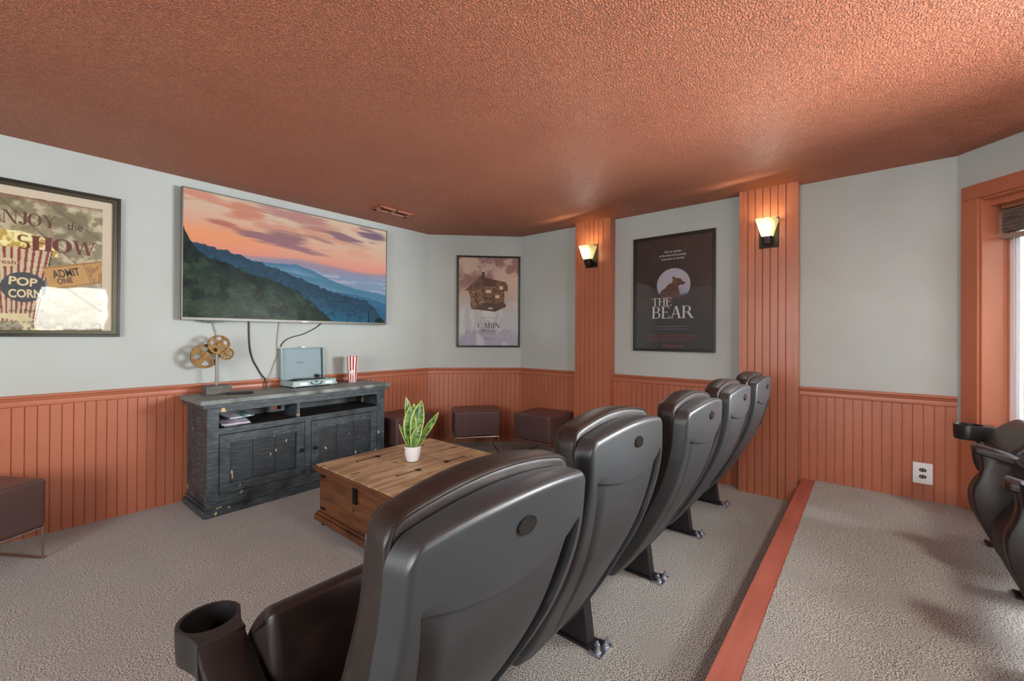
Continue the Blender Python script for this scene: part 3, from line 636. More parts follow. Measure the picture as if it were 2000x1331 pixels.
text_mesh([('a film by the producers with music and photography', .0, 1.262-Z0, .011, .42, 0), ('screenplay and direction production design and editing', .0, 1.240-Z0, .011, .46, 0), ('executive producer  based on the novel  costumes', -.03, 1.218-Z0, .010, .40, 0), ('Coming this Fall', .0, 1.160-Z0, .022, .19, 0)], M_inkr, pr3, 'lettering', bold=.01)
glazing(.748, 1.082, .025, -.020, p3)
# ------------------------------------------------------------------ wall sconces
M_shade = mat('shade_glass', rgb(214, 206, 160), .25, trans=.0, emit=(rgb(235, 222, 160), .10)); 
M_shade.node_tree.nodes['Principled BSDF'].inputs['Alpha'].default_value = .62
M_bulb = mat('lit_bulb', rgb(255, 250, 235), .4, emit=(rgb(255, 246, 222), 3))
M_bronze = mat('dark_bronze', rgb(40, 28, 24), .45, metal=.5)
def sconce(y, label):
    t = thing('wall_sconce', label, 'lamp', (XP-.006, y, 1.958), -math.pi/2, 'wall sconces on the pilasters')
    obj('back_plate', MB().box(-.067, .067, -.012, 0, 0, .236), M_bronze, t, bevel=.003)
    mb = MB().lathe([(.022, .012), (.03, .018), (.034, .05), (.036, .074), (.030, .08)], 20, M=Matrix.Translation((0, -.075, 0)), sq=5).box(-.018, .018, -.07, -.01, .03, .05)
    obj('socket', mb, M_bronze, t, bevel=.002)
    a, b = .036, .070; z0, z1 = .078, .208; mb = MB(); cy = -.078; th = .004
    def ring(r, z): return [(-r, cy-r, z), (r, cy-r, z), (r, cy+r*.86, z), (-r, cy+r*.86, z)]
    vs = ring(a, z0)+ring(b, z1)+ring(b-th, z1)+ring(a-th, z0)
    mb.add(vs, [(i, (i+1) % 4, (i+1) % 4+4, i+4) for i in range(4)]+[(i+4, (i+1) % 4+4, (i+1) % 4+8, i+8) for i in range(4)]+[(i+8, (i+1) % 4+8, (i+1) % 4+12, i+12) for i in range(4)])
    obj('shade', mb, M_shade, t, bevel=.0015)
    mb = MB().lathe([(.004, .082), (.012, .09), (.016, .105), (.027, .13), (.031, .148), (.027, .168), (.015, .182), (.002, .186)], 20, M=Matrix.Translation((0, -.078, 0)))
    obj('bulb', mb, M_bulb, t)
    l = bpy.data.lights.new('sconce_light', 'AREA'); l.shape = 'DISK'; l.size = .06; l.energy = 9; l.color = (1, .95, .87)
    o = bpy.data.objects.new('sconce_light', l); COL.objects.link(o); o.location = (XP-.121, y, 2.115); o.rotation_euler = Vector((-1, .25, -.42)).to_track_quat('-Z', 'Y').to_euler()
    return t
sconce(2.180, 'lit square wall sconce on the pilaster left of the bear poster'); sconce(.606, 'lit square wall sconce on the pilaster right of the bear poster')
# out-of-view fill lamp, added over the platform to brighten the room's rear
cl = thing('added_fill_lamp', 'round fill lamp added out of view on the ceiling over the raised platform', 'lamp', (1.55, -.95, H))
obj('base', MB().lathe([(.19, -.042), (.20, -.036), (.20, 0), (.001, 0)], 40), M_bronze, cl)
obj('diffuser', MB().lathe([(.001, -.078), (.08, -.074), (.13, -.064), (.165, -.048), (.178, -.030)], 40), mat('fill_lamp_diffuser', rgb(250, 246, 238), .5, emit=(rgb(255, 250, 243), 64)), cl)
# ------------------------------------------------------------------ console cabinet
cz = R(1.7)
cs = thing('console_cabinet', 'distressed black wooden media console standing under the television', 'cabinet', (.862, 3.432, 0), cz)
CW, CDp = 1.475, .468; GX0, GX1 = .618, .700
# carcass coordinates: x 0..CW, y 0..CDp (front at 0)
obj('top', MB().box(-.012, CW+.012, -.012, CDp, .775, .805), M_blktop, cs, bevel=.003)
obj('cornice', MB().box(.004, CW-.004, .004, CDp-.004, .745, .7755), M_blk, cs, bevel=.003)
for x0 in (.035, CW-.035-.02): obj('side_panel', MB().box(x0, x0+.02, .03, CDp-.01, .06, .746), M_blk, cs, bevel=.002)
mb = MB()
for a in ((.03, .101, .06, .746), (1.362, 1.44, .06, .746), (.698, .745, .06, .600)): mb.box(a[0], a[1], .014, .036, a[2], a[3])
mb.box(.10, 1.363, .014, .036, .713, .746).box(.10, 1.363, .0145, .036, .557, .600).box(.10, 1.363, .016, .036, .06, .137)
obj('face_frame', mb, M_blk, cs, bevel=.0015)
obj('shelf', MB().box(.05, CW-.05, .034, CDp-.014, .575, .597), M_blkdark, cs)
obj('divider', MB().box(.640, .662, .030, .25, .597, .746), M_blk, cs, bevel=.001)
mb = MB()
mb.box(.05, GX0, CDp-.02, CDp-.01, .1, .746).box(GX1, CW-.05, CDp-.02, CDp-.01, .1, .746).box(GX0, GX1, CDp-.02, CDp-.01, .1, .612)
obj('back_panel', mb, mat('grey_back_panel', rgb(92, 98, 98), .6, var=[(u3(8), 3, .4, .7, rgb(72, 76, 78))]), cs)
mb = MB()
for a, z0, z1 in ((.0, 0, .05), (-.0, .05, .075)):
    o_ = 0 if z0 == 0 else .012
    mb.box(.012+o_, CW-.012-o_, .0+o_, .03, z0, z1); mb.box(.012+o_, .045, .03, CDp-.005, z0, z1); mb.box(CW-.045, CW-.012-o_, .03, CDp-.005, z0, z1)
obj('plinth', mb, M_blk, cs, bevel=.004)
M_panel = mat('plank_panel', rgb(40, 46, 50), .5, bump=[((10, 10, 200), 3, .6, .004)], var=[((16, 16, 130), 4, .48, .9, rgb(74, 86, 92)), (u3(5), 3, .5, .75, rgb(34, 32, 34)), ((20, 20, 12), 1.5, .712, .727, rgb(206, 172, 128))])
def scl(P):
    c_ = [sum(p[q_] for p in P)/8 for q_ in range(3)]; return [(c_[0]+(p[0]-c_[0])*.9955, p[1], c_[2]+(p[2]-c_[2])*.9955) for p in P]
def door(x0, x1, knobx):
    z0, z1 = .142, .552; b = .062
    md_ = MB()
    for P in ([(x0, z0), (x1, z0), (x1-b, z0+b), (x0+b, z0+b)], [(x1, z0), (x1, z1), (x1-b, z1-b), (x1-b, z0+b)], [(x1, z1), (x0, z1), (x0+b, z1-b), (x1-b, z1-b)], [(x0, z1), (x0, z0), (x0+b, z0+b), (x0+b, z1-b)]):
        md_.add(scl([(x_, .014, z_) for x_, z_ in P]+[(x_, .034, z_) for x_, z_ in P]), BX)
    d = obj('door', md_, M_blk, cs, smooth=False)
    mb = MB(); n = 3; L = (x1-x0-2*b)/n
    for i in range(n): mb.box(x0+b+i*L+.0012, x0+b+(i+1)*L-.0012, .030, .045, z0+b, z1-b)
    obj('panel', mb, M_panel, d, bevel=.0015)
    M4 = Matrix.Translation((knobx, .016, .338)) @ Matrix.Rotation(R(90), 4, 'X')
    obj('knob', MB().lathe([(.006, 0), (.006, .012), (.014, .016), (.016, .022), (.012, .029), (.001, .031)], 16, M=M4), M_ant, d)
BX = [(0, 1, 2, 3), (7, 6, 5, 4), (0, 4, 5, 1), (1, 5, 6, 2), (2, 6, 7, 3), (3, 7, 4, 0)]
door(.105, .694, .668); door(.749, 1.358, .782)
def csp(x, y, z): # console local -> world
    c, s = math.cos(cz), math.sin(cz); return (.862+x*c-y*s, 3.432+x*s+y*c, z)
# magazines on the shelf
rng = random.Random(3)
cols = [rgb(170, 172, 184), rgb(206, 190, 214), rgb(222, 224, 230)]
for i, (dx, dy, rz, lab) in enumerate([(.262, .20, .10, 'greyish magazine at the bottom of the pile in the left shelf'), (.268, .175, -.10, 'pale lilac magazine in the middle of the shelf pile'), (.285, .225, .22, 'white and teal leaflet lying on top of the shelf pile')]):
    p = csp(dx-.035, dy, .5985+.012*i+(.022 if i == 2 else 0))
    mb = MB(); xs = [j/10 for j in range(11)]; hw, hh = .088, .13
    def sh(u, v, t=0, i=i): return ((u-.5)*2*hw, (v-.5)*2*hh, .0005+t+(.030*v*(.6+.4*math.sin(u*3.1))*(i > 0))+(.018*(1-u)*v)*(i == 2))
    mb.slab(lambda u, v: sh(u, v), lambda u, v: sh(u, v, .008), xs, xs)
    o = obj('magazine', mb, mat('magazine_cover_%d' % i, cols[i], .4, var=[(u3(16), 2, .5, .56, [rgb(120, 120, 132), rgb(214, 216, 226), rgb(110, 150, 156)][i])]), smooth=False)
    o.location = p; o.rotation_euler = (0, 0, rz); tag(o, lab, 'magazine', 'magazines on the console shelf')
# reel sculpture
rs = thing('film_reel_sculpture', 'bronze sculpture of three film reels on a grey block', 'sculpture', (1.06, 3.80, .8065))
obj('base', MB().box(-.098, .066, -.06, .06, 0, .062), M_stand, rs, bevel=.002)
obj('post', MB().box(-.027, -.013, -.005, .006, .062, .30), mat('post_grey_metal', rgb(120, 118, 114), .5, metal=.4), rs, bevel=.001)
def reel(cx, cz_, r, yy, style, name='reel'):
    mb = MB(); n = 72; th = .010
    def hole(px, pz):
        rr = math.hypot(px, pz)/r; a = math.degrees(math.atan2(pz, px)) % 360
        if style == 'big':
            a4 = (a-45+360) % 90; return .34 < rr < .78 and (22 < a4 < 68 if rr > 0 else False) and (a4-45)**2 < (30*rr)**2*1.4
        if style == 'med':
            a5 = (a+18) % 72-36; return ((rr-.62)/.2)**2+((a5)/22)**2 < 1
        a8 = a % 45-22.5; return ((rr-.62)/.16)**2+(a8/13)**2 < 1
    NR = 26; NA = 120
    for i in range(NR):
        r0, r1 = r*i/NR, r*(i+1)/NR
        for j in range(NA):
            a0, a1 = 2*math.pi*j/NA, 2*math.pi*(j+1)/NA; am, rm = (a0+a1)/2, (r0+r1)/2
            if hole(rm*math.cos(am), rm*math.sin(am)) : continue
            P = [(r0, a0), (r1, a0), (r1, a1), (r0, a1)]
            t = th*(.5 if .22 < rm/r < .86 else 1)
            b_ = [(cx+q_[0]*math.cos(q_[1]), yy-t, cz_+q_[0]*math.sin(q_[1])) for q_ in P]; f_ = [(x_, yy+t, z_) for x_, _, z_ in b_]
            mb.add(b_+f_, BX)
    return obj(name, mb, M_brass, rs, smooth=False)
reel(-.088, .284, .091, .018, 'big'); reel(-.008, .370, .073, -.012, 'med'); reel(.048, .300, .048, .003, 'small')
# remote
rm = obj('remote_control', MB().box(-.085, .085, -.022, .022, 0, .016), M_black, bevel=.005); rm.location = (1.155, 3.655, .8065); rm.rotation_euler = (0, 0, R(-12)); tag(rm, 'black remote control lying in front of the reel sculpture', 'remote control')
bt = MB()
for i in range(6):
    for j in range(3): bt.box(-.065+i*.018, -.055+i*.018, -.014+j*.011, -.006+j*.011, .0158, .0172)
obj('button', bt, mat('button_grey', rgb(80, 80, 84), .5), rm)['kind'] = 'stuff'
# record player
rp = thing('record_player', 'pale blue suitcase record player with its lid open on the console', 'record player', (1.556, 3.688, .8065), R(2))
RW, RD, RH = .382, .235, .058
mb = MB().box(0, RW, 0, RD, .008, RH-.012).box(0, .008, 0, RD, RH-.0121, RH).box(RW-.008, RW, 0, RD, RH-.0121, RH).box(0, RW, 0, .008, RH-.0121, RH).box(0, RW, RD-.008, RD, RH-.0121, RH)
for a in (.03, RW-.03):
    for b_ in (.03, RD-.03): mb.lathe([(.01, 0), (.01, .009)], 10, M=Matrix.Translation((a, b_, 0)))
cse = obj('case', mb, M_teal, rp, bevel=.003)
for a in (0, RW): obj('corner_cap', MB().lathe([(.001, -.012), (.009, -.009), (.012, 0), (.009, .009), (.001, .012)], 10, M=Matrix.Translation((a, .0, .016))), M_steel, cse)
obj('deck', MB().box(.008, RW-.008, .008, RD-.008, RH-.012, RH-.009), M_tealdk, rp)
pt = obj('platter', MB().lathe([(.095, 0), (.098, .003), (.098, .010), (.094, .012), (.01, .012), (.001, .012)], 40, M=Matrix.Translation((.15, .12, RH-.009))), M_black, rp)
obj('spindle', MB().lathe([(.003, 0), (.003, .018), (.0005, .021)], 8, M=Matrix.Translation((.15, .12, RH+.002))), M_steel, pt)
ta = obj('tonearm', MB().tube(smoothpath([(.315, .195, RH+.018), (.315, .15, RH+.018), (.30, .09, RH+.016), (.27, .055, RH+.012)], 4), .0035, 8).lathe([(.016, -.012), (.016, .012), (.010, .020), (.001, .02)], 14, M=Matrix.Translation((.315, .195, RH+.0))).box(.30, .33, .205, .225, RH+.006, RH+.03), M_black, rp)
for a in ((.33, .06), (.345, .10), (.30, .03), (.34, .14)): obj('knob', MB().lathe([(.006, 0), (.006, .012), (.001, .013)], 10, M=Matrix.Translation((a[0], a[1], RH-.009))), M_steel, rp)
M_patch = mat('pale_patch', rgb(228, 238, 238), .5)
for a in (.06, .28): obj('speaker_grille', MB().box(a, a+.065, -.0015, 0, .018, .042), M_patch, rp)['label'] = 'pale rectangular patch on the case front'
hd = MB().tube(smoothpath([(.155, -.004, .036), (.165, -.014, .024), (.20, -.018, .019), (.235, -.014, .024), (.245, -.004, .036)], 5), .004, 8).box(.148, .160, -.006, 0, .030, .044).box(.240, .252, -.006, 0, .030, .044).box(.185, .215, -.004, 0, .036, .05)
obj('handle', hd, mat('handle_teal', rgb(60, 84, 90), .35), rp, bevel=.001)
lt = R(3)
ML = Matrix.Translation((0, RD-.004, RH)) @ Matrix.Rotation(-lt, 4, 'X')
mb = MB(); LH = .275
mb.box(0, RW-.005, .002, .006, 0, LH, ML).box(0, .006, -.028, .002, 0, LH, ML).box(RW-.011, RW-.005, -.028, .002, 0, LH, ML).box(0, RW-.005, -.028, .002, LH-.006, LH, ML)
ld = obj('lid', mb, M_teal, rp, bevel=.0015)
obj('lining', MB().box(.006, RW-.011, -.001, .0021, .0, LH-.006, ML), M_tealin, ld)
obj('rim_lining', MB().box(RW-.0130, RW-.0108, -.027, -.0011, 0, LH-.006, ML).box(.006, RW-.011, -.027, -.0011, LH-.0078, LH-.0058, ML), M_tealdk, ld)
obj('latch', MB().box(RW/2-.012, RW/2+.012, -.032, -.027, LH-.004, LH+.010, ML), M_steel, ld, bevel=.002)
tx = text_mesh([('CROSLEY', .165, .135, .010, .075, 0)], mat('letter_teal', rgb(40, 62, 68), .5), ld, 'lettering', y=-.0018, bold=.02)
for v in tx.data.vertices: v.co = ML @ v.co
# popcorn cup
pc = thing('popcorn_cup', 'tall red and white striped popcorn tub on the right end of the console', 'cup', (2.138, 3.775, .8065))
mb = MB(); ns = 48; hgt = .245
def cupr(t): return .034+(.052-.034)*t
for si, z in enumerate([0, .08, .16, .225]):
    pass
prof = []
vs = []; fs = []; rows = 12
for j in range(rows+1):
    t = j/rows
    for i in range(ns):
        a = 2*math.pi*i/ns; e = (abs(math.cos(a))**3.5+abs(math.sin(a))**3.5)**(-1/3.5); zz = hgt*t
        if j == rows: zz += .006*abs(math.sin(a*5))
        vs.append((cupr(t)*e*math.cos(a), cupr(t)*e*math.sin(a), zz))
for j in range(rows):
    for i in range(ns): fs.append((j*ns+i, j*ns+(i+1) % ns, (j+1)*ns+(i+1) % ns, (j+1)*ns+i))
fs.append(tuple(range(ns))[::-1])
Rm = Matrix.Rotation(R(-28), 4, 'Z')
mb.add(vs, fs, Rm)
cp = obj('tub', mb, [mat('tub_white', rgb(244, 236, 234), .4), mat('tub_red', rgb(158, 18, 30), .4)], pc)
for p in cp.data.polygons:
    c_ = Rm.inverted() @ p.center; a = math.atan2(c_.y, c_.x)/(2*math.pi)*24
    p.material_index = 1 if (int(math.floor(a+.001)) % 2 == 0 and not (c_.z < .01 and abs(p.normal.z) > .5)) else 0
md = cp.modifiers.new('s', 'SOLIDIFY'); md.thickness = .0015
Rm = Matrix.Rotation(R(-28), 4, 'Z')
mb = MB().prism([(.021*math.cos(i*math.pi/12), .095+.024*math.sin(i*math.pi/12)) for i in range(24)], -.0445, -.0405, ax='y', M=Rm)
eb = obj('emblem', mb, mat('emblem_cream', rgb(240, 228, 224), .5), pc)
tx = text_mesh([('POP', 0, .098, .013, .028, 0), ('CORN', 0, .079, .012, .033, 0)], mat('ink_darkred', rgb(96, 30, 36), .5), eb, 'lettering', y=-.0448, bold=.02)
for v in tx.data.vertices: v.co = Rm @ v.co
# ------------------------------------------------------------------ ottomans
def ottoman(loc, rz, size, label, z0=.182, z1=.450, d=None):
    d = d or size
    t = thing('ottoman', label, 'ottoman', loc, rz, 'brown leather cube ottomans along the walls')
    c = obj('cushion', MB().box(0, size, 0, d, z0, z1), M_otto, t, bevel=.022, seg=5)
    # top seam
    P = [(.004, .004), (size-.004, .004), (size-.004, d-.004), (.004, d-.004)]
    mb = MB()
    for i in range(4):
        a, b_ = P[i], P[(i+1) % 4]; mb.tube([(a[0], a[1], z1-.028), (b_[0], b_[1], z1-.028)], .003, 6)
    obj('seam', mb, M_otto, c)
    mb = MB(); r = .0055; i_ = .012
    q_ = [(i_, i_), (size-i_, i_), (size-i_, d-i_), (i_, d-i_)]
    for i in range(4):
        a, b_ = q_[i], q_[(i+1) % 4]; mb.tube([(a[0], a[1], z0-.006), (b_[0], b_[1], z0-.006)], r, 8)
    obj('frame', mb, M_steel, t)
    for x_ in (i_, size-i_):
        mb = MB().tube(smoothpath([(x_, i_, z0-.006), (x_, i_, .05), (x_, i_, .012), (x_, i_+.012, .006), (x_, d/2, .006), (x_, d-i_-.012, .006), (x_, d-i_, .012), (x_, d-i_, .05), (x_, d-i_, z0-.006)], 3), r, 8)
        obj('leg', mb, M_steel, t)
    return t
ottoman((-.218, 3.275, 0), R(33), .455, 'brown leather ottoman standing left of the console cabinet', d=.415)
ottoman((2.42, 3.462, 0), R(6), .47, 'brown leather ottoman squeezed beside the right end of the console', d=.41)
ottoman((3.039, 3.325, 0), R(-37.6), .485, 'brown leather ottoman under the house poster, middle of three', d=.40)
ottoman((3.445, 2.866, 0), R(-88), .455, 'brown leather ottoman beside the left pilaster, rightmost of three', d=.445)
# ------------------------------------------------------------------ wooden chest
ch = thing('wooden_chest', 'low rustic pine trunk used as a coffee table', 'coffee table', (1.318, 1.885, 0))
LX, LY, ZT = .985, .938, .40
mb = MB()
for i, (a, z0, z1) in enumerate(((.0, .372, .392), (.010, .356, .372))): mb.box(a, LX-a, a, LY-a, z0, z1)
obj('lid_moulding', mb, M_chest, ch, bevel=.005, seg=3)
mb = MB()
for x0, x1 in ((.018, .378), (.382, .612), (.616, LX-.018)): mb.box(x0, x1, .018, LY-.018, .390, ZT)
obj('top_board', mb, M_chesttop, ch, bevel=.002)
obj('body', MB().box(.035, LX-.035, .035, LY-.035, .085, .358), M_chest, ch, bevel=.002)
mb = MB().box(.008, LX-.008, .008, LY-.008, .035, .075).box(.018, LX-.018, .018, LY-.018, .075, .092); obj('base_moulding', mb, M_chest, ch, bevel=.006, seg=3)
for a in (.06, LX-.06):
    for b_ in (.06, LY-.06): obj('foot', MB().lathe([(.022, 0), (.026, .012), (.022, .036)], 14, M=Matrix.Translation((a, b_, 0))), M_ant, ch)
def strap(x0, x1, y):
    mb = MB().box(min(x0, x1), max(x0, x1), y-.0035, y+.0035, ZT-.001, ZT+.002).lathe([(.020, ZT-.001), (.020, ZT+.003), (.001, ZT+.004)], 8, M=Matrix.Translation((x0, y, 0))).box(x1-.005, x1+.005, y-.009, y+.009, ZT-.001, ZT+.002)
    obj('hinge', mb, M_ant, ch)
for y in (.31, .765): strap(.380, .222, y); strap(.614, .775, y)
for y in (.545, ): obj('pin_strap', MB().box(.05, .115, y-.003, y+.003, ZT-.001, ZT+.0015), M_ant, ch)
obj('pin_strap', MB().box(.87, .93, .542, .548, ZT-.001, ZT+.0015), M_ant, ch)
mb = MB().box(.022, .036, .435, .475, .25, .345).box(.016, .024, .445, .465, .285, .335); mb.lathe([(.018, -.006), (.018, .006)], 12, M=Matrix.Translation((.03, .455, .265)) @ Matrix.Rotation(R(90), 4, 'Y'))
obj('latch', mb, M_ant, ch, bevel=.001)
for yy_ in (.05, LY-.05-.06):
    for zz_ in (.12, .33): obj('corner_iron', MB().box(.031, .036, yy_, yy_+.06, zz_-.01, zz_+.005), M_ant, ch)
# potted snake plant
pp = thing('potted_plant', 'small snake plant in a white pot standing on the chest', 'plant', (1.795, 2.382, ZT+.0005))
pot = obj('pot', MB().lathe([(.030, 0), (.040, .004), (.048, .03), (.054, .065), (.057, .104), (.053, .104), (.051, .092), (.001, .090)], 36), M_white, pp)
obj('soil', MB().lathe([(.050, .086), (.051, .093), (.001, .097)], 24), M_soil, pp)
M_leaf = bpy.data.materials.new('snake_leaf'); M_leaf.use_nodes = True; g = M_leaf.node_tree; bs = g.nodes['Principled BSDF']; bs.inputs['Roughness'].default_value = .35
at = g.nodes.new('ShaderNodeAttribute'); at.attribute_name = 'paint'; g.links.new(at.outputs['Color'], bs.inputs['Base Color'])
camright = Vector((math.sin(YAW), -math.cos(YAW), 0)); depthv = Vector((math.cos(YAW), math.sin(YAW), 0))
def leaf(base, tip, wid, bend, face, seed):
    """base/tip: (right, depth, z) in the plant's own frame"""
    def P(a): return camright*a[0]+depthv*a[1]+Vector((0, 0, a[2]))
    b0, t0 = P(base), P(tip); ax = (t0-b0); side = (camright*math.cos(face)+depthv*math.sin(face)); side = (side-ax.normalized()*side.dot(ax.normalized())).normalized(); nor = side.cross(ax).normalized()
    nu, nv = 9, 22; V = []; C = []
    for j in range(nv):
        t = j/(nv-1); ww = wid*(.42+.58*math.sin(min(1, t*1.45+.05)*math.pi/2)) * (1 if t < .55 else math.cos((t-.55)/.45*math.pi/2)**.8+.001)
        cpt = b0+ax*t+nor*bend*math.sin(t*math.pi)
        for i in range(nu):
            u = i/(nu-1)*2-1; V.append(tuple(cpt+side*u*ww*.5+nor*(.18*ww*u*u)))
            n_ = mnoise.noise(Vector((u*1.2+seed, t*16+seed*3, seed)))
            if abs(u) > .8 or t > .965: c_ = rgb(216, 218, 120)
            else:
                f_ = .5+.5*max(-1, min(1, n_*2.6)); A, B = rgb(34, 74, 34), rgb(128, 170, 92); c_ = tuple(A[q_]*(1-f_)+B[q_]*f_ for q_ in range(3))+(1,)
            C.append(c_)
    fs = [(j*nu+i, j*nu+i+1, (j+1)*nu+i+1, (j+1)*nu+i) for j in range(nv-1) for i in range(nu-1)]
    me = bpy.data.meshes.new('leaf'); me.from_pydata(V, [], fs); me.shade_smooth()
    a_ = me.color_attributes.new('paint', 'FLOAT_COLOR', 'POINT')
    for i, c_ in enumerate(C): a_.data[i].color = c_
    me.materials.append(M_leaf); o = bpy.data.objects.new('leaf', me); COL.objects.link(o); o.parent = pp
    s_ = o.modifiers.new('s', 'SOLIDIFY'); s_.thickness = .0022
leaf((-.012, .0, .085), (-.020, .0, .370), .088, .012, .15, 1)
leaf((.012, -.005, .085), (.058, .0, .412), .094, .012, -.1, 2)
leaf((-.02, .02, .085), (-.055, .03, .430), .075, .01, .9, 3)
leaf((-.005, .03, .085), (.0, .035, .385), .070, .01, .2, 7)
leaf((.02, .01, .085), (.175, .01, .330), .050, -.012, .5, 4)
leaf((.01, -.028, .085), (.062, -.03, .255), .062, .012, -.2, 5)
leaf((-.018, -.02, .085), (-.088, -.02, .252), .034, .008, .8, 6)
# ------------------------------------------------------------------ cinema chairs
PIV = (0, -.02, .34)
SHP = [(1.02, -.335), (.96, -.333), (.90, -.332), (.846, -.329), (.757, -.309), (.663, -.278), (.562, -.229), (.463, -.172), (.372, -.120), (.29, -.062), (.20, .012)]
def prof_y(z):
    zs = [p[0] for p in SHP][::-1]; ys = [p[1] for p in SHP][::-1]; return float(np.interp(z, zs, ys))
zz = np.linspace(.20, 1.02, 60); yy = np.array([prof_y(a) for a in zz]); 
for _ in range(10): yy[1:-1] = .25*yy[:-2]+.5*yy[1:-1]+.25*yy[2:]
def py(z): return float(np.interp(z, zz, yy))
def half(z): return float(np.interp(z, [.20, .28, .40, .55, .8, 1.02], [.150, .185, .220, .242, .252, .247]))
def ztop(u, arch=.030, base=.972):
    a = abs(u); dr = 0 if a < .84 else .040*(1-math.sqrt(max(0, 1-((a-.84)/.16)**2)))
    return base+arch*(1-u*u)-dr
us = sorted(set([round(x, 5) for x in list(np.linspace(-.80, .80, 61))+[s*v for s in (-1, 1) for v in (.81, .82, .828, .836, .84, .8445, .849, .856, .864, .874, .885, .90, .92, .94, .955, .97, .98, .99, .996, 1)]]))
vs1 = [0, .004, .01, .018, .028]+sorted(list(np.linspace(.04, .75, 70))+list(np.linspace(.755, .875, 64))+list(np.linspace(.88, .935, 10)))+[.945, .957, .968, .977, .985, .991, .996, 1]
def bowl(u, z, dep=0):
    return -.018*(1-u*u)   # back panel bulges to the rear in the middle
def shell_back(u, v):
    zt = ztop(u); z = .205+(zt-.205)*v; hw = half(z)-.008
    xe = float(np.interp(z, [.26, .40, .60, .75, .87], [.085, .135, .178, .200, .214])); au = abs(u)
    x = math.copysign(au/.84*xe if au <= .84 else xe+(hw-xe)*(au-.84)/.16, u)
    e = min(hw-abs(x), (zt-z), (z-.205)*1.2); r = .013; d = 0
    if e < r: d = r-math.sqrt(max(0, r*r-(r-e)**2))
    y = py(z)+bowl(x/hw, z)+d*.95
    # pocket: arched upper edge, two deep tapering side grooves
    ztp = .835+.030*(abs(x)/.205)**2*(1 if x < 0 else 1.3)
    if z < ztp:
        q_ = min(1, (ztp-z)/.003); y += .009*q_*(1 if abs(x) < xe else 0)
    if z < .88 and z > .24:
        f_ = min(1, (.88-z)/.10); g_ = (xe-abs(x))
        if g_ > 0: y += .034*f_*max(0, 1-g_/.050)**1.5
        elif g_ > -.003: y += .034*f_*(1+g_/.003)
    return (x, y, z)
def shell_front(u, v):
    zt = ztop(u); z = .205+(zt-.205)*v; hw = half(z); return (u*hw, py(z)+.048, z)
def cush(u, v, front):
    zt = ztop(u, .032, .990)+.006; z = .34+(zt-.34)*v; hw = half(z)-.003; x = u*hw
    e = min((1-abs(u))*hw, (zt-z), (z-.34)); y0 = py(z)
    if not front:
        r = .018; d = r-math.sqrt(max(0, r*r-(r-e)**2)) if e < r else 0
        zf = float(np.interp(z, [.90, .98], [0, .012])); return (x, y0+.040+d*.6+zf, z)
    r = .026; d = r-math.sqrt(max(0, r*r-(r-e)**2)) if e < r else 0
    th = float(np.interp(z, [.34, .5, .75, .98], [.11, .125, .135, .120]))
    return (x, y0+th-d*.9+.012*(1-u*u)+.012*math.sin((z-.3)*9), z)
def lp_seat():
    # folded seat: closed side profile (y,z), lofted across the width
    P = [(.085, .655), (.105, .680), (.14, .672), (.19, .630), (.232, .575), (.236, .53), (.215, .48), (.222, .42), (.262, .36), (.285, .29), (.275, .21), (.235, .150), (.17, .125), (.09, .15), (.05, .23), (.045, .36), (.06, .50)]
    return [(v.x, v.y) for v in smoothpath([(a, b, 0) for a, b in P], 4, closed=True)]
def loft(prof, xs_ins, mb=None):
    mb = mb or MB(); n = len(prof); cy_ = sum(p[0] for p in prof)/n; cz_ = sum(p[1] for p in prof)/n; V = []; fs = []
    # outward normals for a true inset
    nr = []
    for i in range(n):
        a, b = prof[i-1], prof[(i+1) % n]; t = Vector((b[0]-a[0], b[1]-a[1])).normalized(); q_ = Vector((t.y, -t.x))
        if q_.dot(Vector((prof[i][0]-cy_, prof[i][1]-cz_))) < 0: q_ = -q_
        nr.append(q_)
    ar = sum(prof[i][0]*prof[(i+1) % n][1]-prof[(i+1) % n][0]*prof[i][1] for i in range(n)); sg = 1 if ar < 0 else -1
    nr = []
    for i in range(n):
        a, b = prof[i-1], prof[(i+1) % n]; t = Vector((b[0]-a[0], b[1]-a[1])).normalized(); nr.append(Vector((-t.y, t.x))*sg)
    for x, ins in xs_ins:
        for p, q_ in zip(prof, nr): V.append((x, p[0]-q_.x*ins, p[1]-q_.y*ins))
    m_ = len(xs_ins)
    for j in range(m_-1):
        for i in range(n): fs.append((j*n+i, j*n+(i+1) % n, (j+1)*n+(i+1) % n, (j+1)*n+i))
    fs += [tuple(range(n))[::-1], tuple(range((m_-1)*n, m_*n))]
    return mb.add(V, fs)
def rings(w, r): return [(-w, r), (-w+r*.08, r*.6), (-w+r*.3, r*.28), (-w+r*.65, r*.06), (-w+r, 0), (w-r, 0), (w-r*.65, r*.06), (w-r*.3, r*.28), (w-r*.08, r*.6), (w, r)]
def stand_mb(x):
    mb = MB(); t = .030
    mb.hexa([(x-t, .015, .010), (x+t, .015, .010), (x+t, .20, .010), (x-t, .20, .010)], [(x-t, .085, .54), (x+t, .085, .54), (x+t, .225, .54), (x-t, .225, .54)])
    mb.box(x-.04, x+.04, -.03, .225, 0, .010)
    return mb
def bolts_mb(x):
    mb = MB(); g_ = random.Random(2)
    for dx, dy in ((-.028, -.030), (.024, -.038), (.0, -.012)):
        mb.lathe([(.014, .0), (.014, .004), (.009, .006), (.009, .014), (.004, .015), (.004, .021), (.001, .022)], 8, M=Matrix.Translation((x+dx, dy, .008)))
    mb.box(x-.05, x+.045, -.055, -.0, .0, .009); mb.lathe([(.012, 0), (.012, .004)], 10, M=Matrix.Translation((x+.055, -.03, .014)) @ Matrix.Rotation(R(70), 4, 'X'))
    return mb
